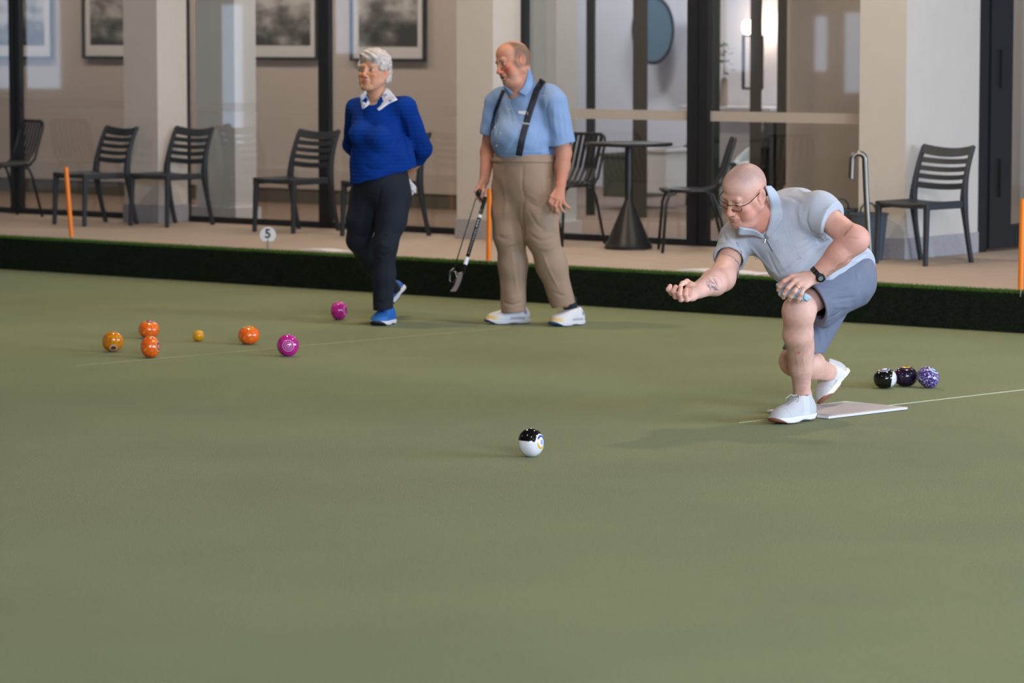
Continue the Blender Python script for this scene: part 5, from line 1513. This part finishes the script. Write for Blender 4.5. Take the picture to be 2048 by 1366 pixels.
# ================================================================== PERSON 2: man in braces with the picker-up tool
b2 = empty('person', G(1050, 648, 0), 0, label='standing man in light blue shirt, dark braces and beige trousers, looking down', cat='person')
SK = (206, 146, 120)
M['oxford'] = mat('blue_cotton_shirt', (132, 160, 202), .85, nscale=12, namt=.03, bump=.08, bscale=700)
M['chino'] = mat('beige_cotton_trousers', (160, 134, 114), .85, nscale=10, namt=.04, bump=.08, bscale=700)
M['brace'] = mat('navy_patterned_elastic', (28, 32, 46), .6, nscale=160, namt=.5)
M['chrome'] = mat('chrome', (220, 220, 222), .15, metal=1)
M['button'] = mat('pearl_button', (214, 210, 206), .4)
M['paper'] = mat('white_paper', (226, 226, 232), .8)
M['shoe_v'] = mat('sports_shoe_upper', (220, 220, 226), .7, vcol=True, bump=.15, bscale=400)
hf2 = head_frame(1026.2, 124.5, 20.20, -58, 12, -12, 1.02)
nb = P(1041, 190, 20.32)
hS, hc = make_head(hf2, [(hf2 @ Vector((0, .03, -.055)), nb, .060, .066, .03), (hf2 @ Vector((0, -.015, -.09)), P(1030, 186, 20.24), .045, .045, .03)], SK, fat=.014, gape=.005, age=1.6, lipc=(120, 62, 56), brow=(120, 106, 92), stubble=(176, 160, 150))
V, Q, Vl = hS.mesh(); C = hc(Vl)
C = mixc(C, s2l((196, 92, 74)), .5*np.clip(near(Vl, (.045, -.07, -.03), .035)+near(Vl, (-.045, -.07, -.03), .035)+near(Vl, (0, -.115, -.035), .022), 0, 1))
# short grey hair at the sides and back, sideburn
hw = np.clip((Vl[:, 1]+.035+.25*np.clip(Vl[:, 2]-.06, 0, 1)-.35*np.clip(Vl[:, 2]-.03, 0, .05))/.02, 0, 1)*np.clip((Vl[:, 2]+.055)/.02, 0, 1)*(1-np.clip((Vl[:, 2]-.105+.5*np.clip(Vl[:, 1], 0, 1))/.02, 0, .75))
earm = np.clip(1.4*near(Vl, (.084, .01, -.006), .026)+1.4*near(Vl, (-.084, .01, -.006), .026), 0, 1)
sb = np.clip(near(Vl, (.07, -.025, -.01), .02)+near(Vl, (-.07, -.025, -.01), .02), 0, 1)
C = mixc(C, s2l((92, 78, 68)), .9*np.clip(hw+sb, 0, 1)*(1-earm)*(.85+.15*nz(Vl, 260)))
parts = [(V, Q, C)]
sR, eR_, wR = P(992, 204, 20.42), P(976, 304, 20.45), P(969, 360, 20.34)
HR = dict(index=[P(956, 375, 20.26), P(952, 383, 20.245), P(955, 389, 20.25), P(960, 391, 20.265)],
 middle=[P(957, 380, 20.27), P(954, 390, 20.25), P(957, 396, 20.255), P(962, 397, 20.27)],
 ring=[P(960, 384, 20.28), P(957, 396, 20.26), P(961, 402, 20.265), P(966, 402, 20.275)],
 little=[P(965, 388, 20.29), P(963, 400, 20.265), P(967, 404, 20.27), P(971, 403, 20.28)])
a = Sdf(*box_of([sR, eR_, wR]+sum(HR.values(), []), .06), .003)
a.cone(sR, eR_, .050, .045, .01); a.cone(eR_, wR, .045, .030, .02)
for f_, r in (('index', .013), ('middle', .0135), ('ring', .013), ('little', .0125)): a.cone(wR, HR[f_][0], .022, r, .012); finger(a, HR[f_], .0105, .0085, .003)
finger(a, [P(968, 370, 20.30), P(967, 380, 20.26), P(962, 386, 20.245), P(957, 388, 20.24)], .0125, .009, .005)
V, Q, Vl = a.mesh(); C = skin_cols(V, tint=.86); parts.append((V, Q, C))
sL_, eL_, wL = P(1108, 205, 20.18), P(1127, 306, 20.20), P(1121, 370, 20.10)
HL = dict(index=[P(1109, 396, 20.05), P(1104, 409, 20.04), P(1106, 418, 20.05), P(1110, 424, 20.065)],
 middle=[P(1115, 399, 20.045), P(1111, 413, 20.03), P(1113, 422, 20.04), P(1117, 427, 20.055)],
 ring=[P(1121, 399, 20.05), P(1120, 412, 20.035), P(1124, 420, 20.045), P(1129, 424, 20.06)],
 little=[P(1126, 397, 20.06), P(1128, 407, 20.045), P(1134, 413, 20.05), P(1139, 416, 20.06)])
a = Sdf(*box_of([sL_, eL_, wL]+sum(HL.values(), []), .06), .003)
a.cone(sL_, eL_, .054, .047, .01); a.cone(eL_, eL_.lerp(wL, .4), .047, .045, .02); a.cone(eL_.lerp(wL, .4), wL, .045, .031, .02)
for f_, r in (('index', .0135), ('middle', .014), ('ring', .0135), ('little', .013)): a.cone(wL, HL[f_][0], .024, r, .012); finger(a, HL[f_], .0105, .0085, .003)
finger(a, [P(1112, 380, 20.08), P(1103, 393, 20.05), P(1100, 404, 20.045), P(1103, 412, 20.05)], .0125, .009, .005)
V, Q, Vl = a.mesh(); C = skin_cols(V, tint=.88); C = mixc(C, s2l((196, 112, 92)), .3*near(V, wL, .1)); parts.append((V, Q, C))
a = Sdf(P(960, 660, 20.3)-Vector((0, .35, -.1)), P(1160, 180, 20.3)+Vector((.02, .4, .05)), .012)
a.cone(P(1052, 225, 20.3), P(1050, 350, 20.3), .12, .11, .03); a.cone(P(1041, 195, 20.32), P(1050, 235, 20.3), .05, .1, .03)
a.cone(P(1041, 205, 20.32), sR, .05, .05, .02); a.cone(P(1041, 205, 20.32), sL_, .05, .05, .02)
a.chain([P(1022, 372, 20.34), P(1024, 480, 20.28), P(1030, 612, 20.33)], [.075, .055, .035], .02); a.chain([P(1078, 378, 20.22), P(1092, 470, 20.2), P(1130, 604, 20.30)], [.075, .055, .035], .02)
V, Q, Vl = a.mesh(); parts.append((V, Q, skin_cols(V)))
fuse('body', parts, M['skin'], b2)
# shirt
a = Sdf(P(962, 335, 20.3)-Vector((0, .33, 0)), P(1152, 140, 20.3)+Vector((0, .38, .02)), .005)
rt = Matrix.Rotation(R(-42), 3, 'Z')
a.ell(P(1053, 226, 20.31), (.186, .142, .175), rt, k=.05); a.ell(P(1044, 276, 20.26), (.185, .185, .145), rt, k=.07)
a.cone(P(1006, 196, 20.38), P(1098, 192, 20.24), .070, .074, .05); a.cone(P(1041, 185, 20.32), P(1050, 215, 20.3), .080, .11, .05)
a.cone(P(1049, 290, 20.29), P(1049, 330, 20.29), .178, .172, .04, flat=Vector((-.67, -.74, 0)), fr=.92)
a.cone(sR, eR_, .070, .066, .03); a.cone(sL_, eL_, .080, .080, .035)
cyl_cut(a, sR.lerp(eR_, .66), (eR_-sR).normalized(), .085, .2); cyl_cut(a, sL_.lerp(eL_, .82), (eL_-sL_).normalized(), .088, .2)
a.cone(sR.lerp(eR_, .5), sR.lerp(eR_, .95), .058, .060, .003, op='sub'); a.cone(sL_.lerp(eL_, .62), sL_.lerp(eL_, 1.1), .068, .071, .003, op='sub')
a.cut(P(1050, 314, 20.2), (0.02, 0, -1), .004)
a.cone(nb, hf2 @ Vector((0, .02, -.05)), .068, .066, .006, op='sub')
fo = a.foldpx
fo([(1098, 200), (1092, 225), (1100, 262)], .009, -.010); fo([(1108, 205), (1108, 240), (1114, 280)], .010, .006); fo([(1122, 210), (1127, 245), (1130, 280)], .008, -.005)
fo([(1090, 235), (1075, 262), (1060, 300)], .012, -.006); fo([(1095, 255), (1084, 285), (1078, 306)], .012, .006)
fo([(990, 215), (996, 235), (990, 262)], .009, -.007); fo([(1000, 250), (992, 275), (990, 300)], .010, -.005); fo([(1012, 200), (1020, 225), (1024, 250)], .010, -.005)
fo([(1040, 262), (1028, 285), (1016, 305)], .012, -.004); fo([(1064, 180), (1078, 186), (1094, 190)], .008, -.004); fo([(984, 300), (1010, 304), (1040, 303), (1080, 304), (1105, 303)], .009, .005)
a.wave(lambda X, Y, Z: .0022*np.sin(X*42+Z*35)*np.sin(Z*28-Y*20))
V, Q, Vl = a.mesh(); sh2 = fuse('shirt', [(V, Q)], M['oxford'], b2); SH2 = a
SO2 = (SH2, hS)
strip('collar', fwd([(1056, 138), (1054, 155), (1047, 172), (1036, 184)], .008, SO2), fwd([(1060, 139), (1066, 160), (1062, 178), (1051, 192)], .016, SO2), M['oxford'], sh2, .005)
strip('collar', fwd([(1008, 171), (1014, 176), (1020, 181), (1026, 186)], .008, SO2), fwd([(1007, 176), (1011, 183), (1018, 190), (1026, 189)], .014, SO2), M['oxford'], sh2, .005)
for x, y in ((1023.5, 195), (1019, 218), (1009, 242), (1001, 266), (994, 291)):
    mb = MB(); mb.lathe([(.001, 0), (.0055, 0), (.0055, .002), (.001, .002)], onto(SH2, x, y, .001), 10, axis=(-.5, -.85, 0)); mb.build('button', M['button'], sh2, off=wloc(sh2))
p0, p1, p2, p3 = [onto(SH2, x, y, .004) for x, y in ((1036, 222), (1037, 227), (1056, 230), (1055, 222))]
o = MB().prism([p0, p1, p2, p3], (0, -.002, 0)).build('pocket_paper', M['paper'], sh2, off=wloc(sh2))
def brace(pp, hw, nm='brace'):
    pts = []
    for k in range(len(pp)-1):
        for t_ in np.linspace(0, 1, 5)[:-1 if k < len(pp)-2 else None]: pts.append((pp[k][0]*(1-t_)+pp[k+1][0]*t_, pp[k][1]*(1-t_)+pp[k+1][1]*t_))
    L_ = []; R_ = []
    for i, (x, y) in enumerate(pts):
        a_, b_ = pts[max(i-1, 0)], pts[min(i+1, len(pts)-1)]; dx, dy = b_[0]-a_[0], b_[1]-a_[1]; n_ = math.hypot(dx, dy); nx, ny = -dy/n_*hw, dx/n_*hw
        L_.append(onto(SH2, x+nx, y+ny, .005)); R_.append(onto(SH2, x-nx, y-ny, .005))
    return strip(nm, L_, R_, M['brace'], b2, .003, 2)
brace([(1086, 160), (1074, 180), (1064, 210), (1056, 235), (1049, 260), (1043, 285), (1038, 311)], 6.5)
brace([(1007, 180), (999, 200), (990, 224), (985, 248), (984, 270)], 3.0)
mb = MB(); p = onto(SH2, 1053, 247, .008); mb.box(p, (.048, .006, .010), rot=Matrix.Rotation(R(8), 3, 'Y')); mb.build('brace_clip', M['chrome'], b2, off=b2.location)
# trousers
a = Sdf(P(968, 632, 20.3)-Vector((0, .38, 0)), P(1170, 300, 20.3)+Vector((0, .42, .02)), .0055)
a.cone(P(1049, 312, 20.29), P(1049, 345, 20.30), .188, .188, .05, flat=Vector((-.67, -.74, 0)), fr=.90)
a.cone(P(1049, 340, 20.30), P(1049, 392, 20.30), .186, .178, .05, flat=Vector((-.67, -.74, 0)), fr=.84)
a.chain([P(1022, 384, 20.34), P(1020, 430, 20.31), P(1020, 470, 20.29), P(1026, 529, 20.30), P(1027, 640, 20.33)], [.112, .102, .091, .080, .073], .05)
a.chain([P(1076, 384, 20.22), P(1081, 425, 20.2), P(1084, 470, 20.2), P(1103, 529, 20.24), P(1133, 632, 20.30)], [.115, .104, .092, .086, .070], .05)
a.cut(P(1049, 308, 20.2), (0.02, 0, 1), .004)
cyl_cut(a, P(1027, 624, 20.33), (0.05, 0, -1), .11, .15); cyl_cut(a, P(1130, 610, 20.30), (.24, 0, -1), .11, .15)
fo = a.foldpx
fo([(1046, 330), (1044, 372), (1050, 402)], .007, -.005); fo([(1048, 405), (1045, 440), (1050, 474)], .009, -.010)
fo([(992, 470), (1012, 478), (1042, 462)], .012, -.005); fo([(996, 486), (1020, 490), (1044, 474)], .010, .004)
fo([(1000, 500), (1020, 494), (1046, 488)], .006, -.004); fo([(1006, 604), (1026, 610), (1046, 602)], .008, -.007); fo([(1006, 592), (1026, 596), (1046, 588)], .007, .004)
fo([(1060, 468), (1080, 482), (1110, 474)], .012, -.005); fo([(1068, 492), (1092, 498), (1116, 486)], .010, .004); fo([(1058, 420), (1074, 450), (1092, 462)], .010, -.004); fo([(1108, 585), (1126, 592), (1146, 580)], .008, -.006)
fo([(1098, 330), (1104, 352), (1090, 362)], .005, -.005); fo([(1052, 388), (1074, 398), (1100, 388)], .010, .004); fo([(1054, 402), (1076, 414), (1104, 408)], .010, -.005)
fo([(1024, 500), (1030, 550), (1034, 585)], .007, .005); fo([(1084, 505), (1100, 545), (1118, 580)], .007, .005); fo([(1004, 350), (1012, 400), (1010, 440)], .014, .004); fo([(1084, 350), (1092, 400), (1094, 440)], .014, .004)
a.wave(lambda X, Y, Z: .0014*np.sin(X*35+Z*30)*np.sin(Z*18-Y*22))
V, Q, Vl = a.mesh(); tr = fuse('trousers', [(V, Q)], M['chino'], b2)
st2 = [onto(a, x, 316+(x-983)*.008, .003) for x in np.linspace(984, 1110, 18)]; sb2 = [p-Vector((0, .001, .024)) for p in st2]
strip('waistband', st2, sb2, M['chino'], tr, .006, 2)
def acc_white(Vl):
    C = np.tile(np.array(s2l((224, 222, 226))[:3]), (len(Vl), 1))
    C = mixc(C, s2l((232, 196, 120)), ((Vl[:, 1] < -.075) & (Vl[:, 2] < .055))*.85*np.clip((-.07-Vl[:, 1])/.03, 0, 1))
    C = mixc(C, s2l((150, 154, 172)), ((Vl[:, 1] > .0) & (Vl[:, 1] < .095) & (Vl[:, 2] < .045))*.7)
    C = mixc(C, s2l((60, 78, 120)), near(Vl*np.array([0, 1, 1]), (0, .10, .07), .012)*1.0)
    return C
TR = ((222, 220, 224), (36, 74, 112))
def put_shoe(toe, heel, parent, L_=.285, acc=acc_white, tread=TR, lace=None, up=(0, 0, 1), high=.085):
    f_ = shoe_frame(toe, heel, up); return make_shoe(f_, L_, parent, M['shoe_v'], M['sole_v'], lace, acc, tread_m=tread, high=high)
put_shoe(G(969, 649), G(1061, 646), b2); put_shoe(G(1100, 654), G(1167, 648), b2, .275)
M['navy_sock'] = mat('navy_sock', (30, 34, 52), .9)
for x, y, Y in ((1140, 613, 20.33),):
    a = Sdf(P(x, y, Y)-Vector((.08, .08, .08)), P(x, y, Y)+Vector((.08, .08, .08)), .004); a.cone(P(x, y-12, Y), P(x+1, y+8, Y), .040, .042, .01); V, Q, Vl = a.mesh(); fuse('sock', [(V, Q)], M['navy_sock'], b2)

# ---- picker-up tool in his right hand
pk = empty('bowl_picker', P(957, 386, 20.235), 0, label='black long-handled bowl picker hanging from the standing man right hand', cat='tool')
off = pk.location
def bp_(name, fn, m, **k):
    mb = MB(); fn(mb); return mb.build(name, m, pk, off=off, **k)
Yt = 20.235
bp_('grip', lambda b: b.tube([P(961, 379, Yt), P(958, 384, Yt), P(956, 391, Yt)], [.012, .0165, .012], 12), M['bmetal'], smooth=True)
bp_('handle_arm', lambda b: b.tube([P(956, 390, Yt), P(963, 399, Yt+.01), P(970, 399, Yt+.02), P(971, 395, Yt+.02)], .008, 8), M['bmetal'], smooth=True)
sh_ = [P(971, 394, Yt+.02), P(926, 544, Yt-.05)]
bp_('shaft', lambda b: b.tube(sh_, .0115, 12), M['bmetal'], smooth=True)
bp_('label_band', lambda b: (b.tube([sh_[0].lerp(sh_[1], .235), sh_[0].lerp(sh_[1], .275)], .0122, 12), b.tube([sh_[0].lerp(sh_[1], .80), sh_[0].lerp(sh_[1], .90)], .0122, 12)), M['paper'])
def letters(b):
    for t_ in (.31, .345, .38): 
        c = sh_[0].lerp(sh_[1], t_)+Vector((-.001, -.0118, 0)); b.box(c, (.009, .001, .010))
    for t_ in np.linspace(.44, .74, 11):
        c = sh_[0].lerp(sh_[1], t_)+Vector((-.001, -.0118, 0)); b.box(c, (.005, .001, .006))
bp_('lettering', letters, mat('grey_lettering', (168, 168, 172), .6))
bp_('pull_rod', lambda b: b.tube([P(952, 396, Yt), P(929, 470, Yt-.03), P(908, 538, Yt-.05)], .0035, 8), M['bmetal'], smooth=True)
bp_('claw', lambda b: (b.tube([P(908, 536, Yt-.05), P(900, 542, Yt-.05), P(899, 562, Yt-.05), P(903, 564, Yt-.05)], .004, 8), b.tube([P(900, 543, Yt-.05), P(910, 543, Yt-.05), P(914, 556, Yt-.05), P(906, 566, Yt-.05)], .004, 8), b.tube([P(926, 543, Yt-.05), P(916, 548, Yt-.05), P(910, 543, Yt-.05)], .004, 8)), M['steel'], smooth=True)
M['clear_plastic'] = mat('smoked_plastic', (120, 104, 100), .25)
def foot(b):
    L_ = [(926, 545), (924, 556), (919, 570), (912, 583)]; Rr = [(914, 551), (913, 560), (908, 572), (900, 583)]
    vs = [P(x, y, Yt-.05) for x, y in L_]+[P(x, y, Yt-.05) for x, y in Rr]; vs += [v+Vector((0, .03, 0)) for v in vs]
    fs = []
    for i in range(3): fs += [(i, i+1, i+5, i+4), (8+i, 12+i, 13+i, 9+i), (i, 8+i, 9+i, i+1), (4+i, 5+i, 13+i, 12+i)]
    fs += [(0, 4, 12, 8), (3, 11, 15, 7)]; b.add(vs, fs)
bp_('pusher', foot, M['clear_plastic'])

# ================================================================== PERSON 3: grey-haired woman walking
b3 = empty('person', G(765, 650, 0), 0, label='woman with short grey hair in a bright blue jumper and dark jeans, hands behind back', cat='person')
SK = (206, 152, 122)
M['jumper'] = mat('royal_blue_knit', (2, 50, 130), .95, nscale=20, namt=.05, bump=.2, bscale=260, spec=.2)
M['jeans'] = mat('dark_denim', (11, 19, 34), .85, nscale=30, namt=.12, bump=.1, bscale=500)
M['hair'] = mat('grey_hair', (196, 186, 180), .6, nscale=60, namt=.22, bump=.5, bscale=130)
def floral():
    m = mat('white_blue_floral_cotton', (226, 226, 232), .8); nt = m.node_tree; b = nt.nodes['Principled BSDF']
    tc = nt.nodes.new('ShaderNodeTexCoord'); n = nt.nodes.new('ShaderNodeTexNoise'); n.inputs['Scale'].default_value = 42; n.inputs['Detail'].default_value = 2
    nt.links.new(tc.outputs['Object'], n.inputs['Vector']); cr = nt.nodes.new('ShaderNodeValToRGB')
    cr.color_ramp.elements[0].position = .60; cr.color_ramp.elements[0].color = s2l((230, 228, 234)); cr.color_ramp.elements[1].position = .70; cr.color_ramp.elements[1].color = s2l((92, 130, 190))
    nt.links.new(n.outputs[0], cr.inputs[0]); nt.links.new(cr.outputs[0], b.inputs['Base Color']); return m
M['floral'] = floral()
hf3 = head_frame(747.0, 144.0, 20.26, -27, -8, 0, .97)
nb3 = P(755, 200, 20.36)
wS, wc_ = make_head(hf3, [(hf3 @ Vector((0, .035, -.055)), nb3, .049, .052, .03), (hf3 @ Vector((0, .0, -.085)), P(751, 200, 20.31), .036, .040, .03)], SK, female=True, age=1.5, lipc=(176, 92, 84), brow=(150, 130, 112))
V, Q, Vl = wS.mesh(); C = wc_(Vl); parts = [(V, Q, C)]
# hands clasped behind the back
a = Sdf(P(795, 380, 20.55)-Vector((.1, .12, 0)), P(830, 330, 20.6)+Vector((.1, .12, .03)), .004)
a.cone(P(836, 322, 20.50), P(812, 352, 20.56), .030, .028, .01); a.ell(P(806, 358, 20.56), (.035, .02, .04), k=.01)
for i in range(4): finger(a, [P(808+i*3, 366-i, 20.57), P(806+i*4, 376-i, 20.575), P(808+i*4, 383-i, 20.57)], .0095, .008, .003)
finger(a, [P(800, 356, 20.56), P(797, 366, 20.56), P(799, 374, 20.56)], .010, .008, .003)
V, Q, Vl = a.mesh(); parts.append((V, Q, skin_cols(V, tint=.9)))
a = Sdf(P(690, 640, 20.3)-Vector((0, .3, -.08)), P(860, 195, 20.3)+Vector((0, .75, .03)), .012)
a.cone(P(755, 225, 20.33), P(762, 350, 20.32), .09, .10, .03); a.cone(nb3, P(755, 230, 20.34), .045, .08, .03)
a.chain([P(788, 398, 20.30), P(774, 482, 20.22), P(766, 604, 20.27)], [.07, .045, .03], .02); a.chain([P(736, 395, 20.38), P(719, 480, 20.42), P(786, 582, 20.88)], [.07, .045, .03], .02)
V, Q, Vl = a.mesh(); parts.append((V, Q, skin_cols(V)))
fuse('body', parts, M['skin'], b3)
# hair
a = Sdf((-.13, -.13, -.12), (.13, .17, .18), .003, hf3)
E_ = lambda c, r, k=.02, op='add': a.ell(c, r, k=k, op=op, w=False)
E_((0, .022, .058), (.094, .108, .092)); E_((0, .065, .015), (.084, .070, .085)); E_((0, .075, -.040), (.058, .045, .040), .03)
E_((0, -.050, .092), (.072, .050, .040)); E_((.030, -.072, .075), (.045, .026, .022))
for q in (-1, 1): E_((q*.078, .012, .040), (.020, .050, .045)); E_((q*.074, -.028, .030), (.016, .022, .030), .02); E_((q*.072, .050, -.020), (.022, .036, .045), .02)
E_((0, -.095, -.010), (.066, .060, .066), .012, 'sub')
for q in (-1, 1): E_((q*.092, .006, -.014), (.024, .020, .030), .006, 'sub')
a.wave(lambda X, Y, Z: .0042*np.sin(X*95+2*np.sin(Z*60))*np.sin(Z*88+1.6*np.sin(Y*70))+.0026*np.sin(Y*140+X*90)*np.sin(Z*150))
V, Q, Vl = a.mesh(); fuse('hair', [(V, Q)], M['hair'], b3)
mb = MB(); mb.lathe([(.001, -.004), (.0045, 0), (.001, .004)], hf3 @ Vector((.083, .006, -.052)), 10); mb.build('earring', M['gold'], b3, off=b3.location)
# jumper
a = Sdf(P(683, 385, 20.3)-Vector((0, .32, 0)), P(870, 168, 20.3)+Vector((0, .62, .02)), .005)
rt3 = Matrix.Rotation(R(-30), 3, 'Z')
a.ell(P(752, 248, 20.32), (.158, .125, .175), rt3, k=.06); a.ell(P(760, 312, 20.30), (.165, .150, .155), rt3, k=.07)
a.ell(P(722, 268, 20.22), (.075, .075, .070), k=.06); a.ell(P(758, 276, 20.17), (.075, .070, .070), k=.06)
a.cone(P(716, 216, 20.40), P(806, 214, 20.26), .062, .066, .05); a.cone(P(755, 205, 20.35), P(755, 235, 20.33), .062, .10, .05)
a.cone(P(748, 330, 20.28), P(740, 392, 20.28), .146, .122, .05, flat=Vector((-.5, -.86, 0)), fr=.95); a.cone(P(785, 310, 20.30), P(795, 345, 20.32), .13, .12, .05)
a.cone(P(812, 218, 20.27), P(846, 298, 20.42), .066, .054, .03); a.cone(P(846, 298, 20.42), P(830, 330, 20.52), .054, .044, .02)
a.cone(P(708, 218, 20.42), P(702, 290, 20.56), .052, .048, .03); a.cone(P(702, 290, 20.56), P(745, 345, 20.66), .048, .042, .02)
q0, q1, q2 = P(703, 369, 20.2), P(770, 353, 20.15), P(828, 336, 20.3)
a.cut(q1, Vector((.26, 0, -1)), .004)
a.cone(nb3, hf3 @ Vector((0, .02, -.05)), .058, .058, .006, op='sub'); a.cone(P(745, 205, 20.26), P(750, 180, 20.3), .035, .05, .008, op='sub')
fo = a.foldpx
fo([(800, 225), (804, 262), (812, 300), (822, 330)], .009, -.012); fo([(812, 235), (822, 275), (832, 305)], .012, .006); fo([(838, 280), (846, 296), (842, 315)], .009, -.004)
fo([(706, 225), (701, 250), (703, 275)], .008, -.009); fo([(735, 300), (760, 312), (790, 306)], .014, -.005); fo([(715, 325), (745, 340), (785, 330), (815, 312)], .013, -.006)
fo([(712, 345), (745, 352), (790, 338)], .011, .005); fo([(770, 290), (790, 285), (806, 272)], .011, -.005); fo([(706, 366), (770, 350), (826, 334)], .006, .004)
a.wave(lambda X, Y, Z: .0009*np.sin(Z*260)+.002*np.sin(X*40+Z*30)*np.sin(Z*25-Y*20))
V, Q, Vl = a.mesh(); jp = fuse('jumper', [(V, Q)], M['jumper'], b3); JP = a
SO3 = (JP, wS)
def flat_collar(inn, out):
    strip('collar', fwd(inn, .008, SO3), fwd(out, .013, SO3), M['floral'], jp, .004, 2)
flat_collar([(771, 176), (764, 190), (755, 201), (745, 208)], [(778, 178), (790, 193), (795, 199), (794, 199.5)])
flat_collar([(745, 208), (755, 201), (764, 190), (770, 196)], [(757, 221), (763, 218), (778, 207), (794, 200)])
flat_collar([(731, 182), (734, 192), (740, 203)], [(719, 193), (721, 199), (727, 207)])
flat_collar([(740, 203), (736, 200), (727, 206), (721, 199)], [(740, 209), (734, 212), (726, 218), (724, 216)])
# jeans
a = Sdf(P(685, 630, 20.3)-Vector((0, .3, 0)), P(840, 325, 20.3)+Vector((0, .85, .02)), .005)
a.ell(P(764, 366, 20.32), (.158, .140, .13), rt3, k=.06); a.cone(P(766, 335, 20.32), P(766, 360, 20.32), .145, .15, .04, flat=Vector((-.5, -.86, 0)), fr=.9)
a.chain([P(787, 396, 20.30), P(782, 440, 20.26), P(770, 490, 20.22), P(767, 550, 20.25), P(766, 640, 20.27)], [.112, .088, .070, .066, .058], .04)
a.chain([P(734, 392, 20.38), P(724, 440, 20.38), P(718, 480, 20.40)], [.108, .088, .072], .04); a.chain([P(718, 480, 20.40), P(742, 525, 20.60), P(790, 588, 20.89)], [.072, .062, .052], .03)
a.cut(P(766, 333, 20.3), (.0, 0, 1), .004)
cyl_cut(a, P(765, 619, 20.27), (0.1, 0, -1), .09, .12)
e_ = P(786, 582, 20.87); cyl_cut(a, e_, (e_-P(742, 525, 20.60)).normalized(), .07, .12)
fo = a.foldpx
fo([(762, 375), (757, 400), (750, 430)], .009, -.010); fo([(712, 470), (728, 476), (744, 466)], .009, -.006); fo([(760, 470), (778, 476), (794, 466)], .009, -.007); fo([(758, 488), (776, 492), (792, 484)], .010, .006)
fo([(752, 505), (768, 512), (784, 504)], .009, -.005); fo([(748, 600), (764, 606), (780, 598)], .008, -.007); fo([(800, 370), (806, 400), (800, 430)], .010, -.004); fo([(780, 520), (776, 560), (778, 595)], .010, .005)
fo([(730, 385), (745, 392), (760, 388)], .008, -.004)
V, Q, Vl = a.mesh(); fuse('jeans', [(V, Q)], M['jeans'], b3)
def acc_blue(Vl):
    C = np.tile(np.array(s2l((18, 96, 178))[:3]), (len(Vl), 1)); C = mixc(C, s2l((10, 50, 110)), ((np.abs(Vl[:, 0]) < .02) & (Vl[:, 1] > -.06) & (Vl[:, 1] < .05) & (Vl[:, 2] > .05))*.8)
    return mixc(C, s2l((70, 130, 200)), ((Vl[:, 1] < -.06))*.4)
M['blue_lace'] = mat('blue_lace', (16, 60, 130), .8)
TB = ((222, 222, 230), (14, 24, 34))
put_shoe(G(750, 653), G(783, 646), b3, .255, acc_blue, TB, M['blue_lace'], high=.088)
put_shoe(P(780, 618, 20.78), P(806, 584, 20.93), b3, .25, acc_blue, TB, None, up=(-.85, -.35, .45), high=.080)
# glove held behind her back
a = Sdf(P(824, 382, 20.56)-Vector((.07, .06, .08)), P(824, 382, 20.56)+Vector((.07, .06, .08)), .0028)
a.chain([P(818, 362, 20.56), P(824, 376, 20.555), P(819, 395, 20.56)], [.014, .022, .009], .01); a.ell(P(829, 380, 20.555), (.012, .012, .024), k=.01); a.ell(P(816, 386, 20.56), (.010, .012, .018), k=.008)
a.wave(lambda X, Y, Z: .003*np.sin(X*170+Z*90)*np.sin(Z*120))
V, Q, Vl = a.mesh(); gl_ = fuse('glove', [(V, Q)], M['floral'], None); tag(gl_, 'white patterned cloth held behind the woman back, below her blue sleeve', 'cloth')
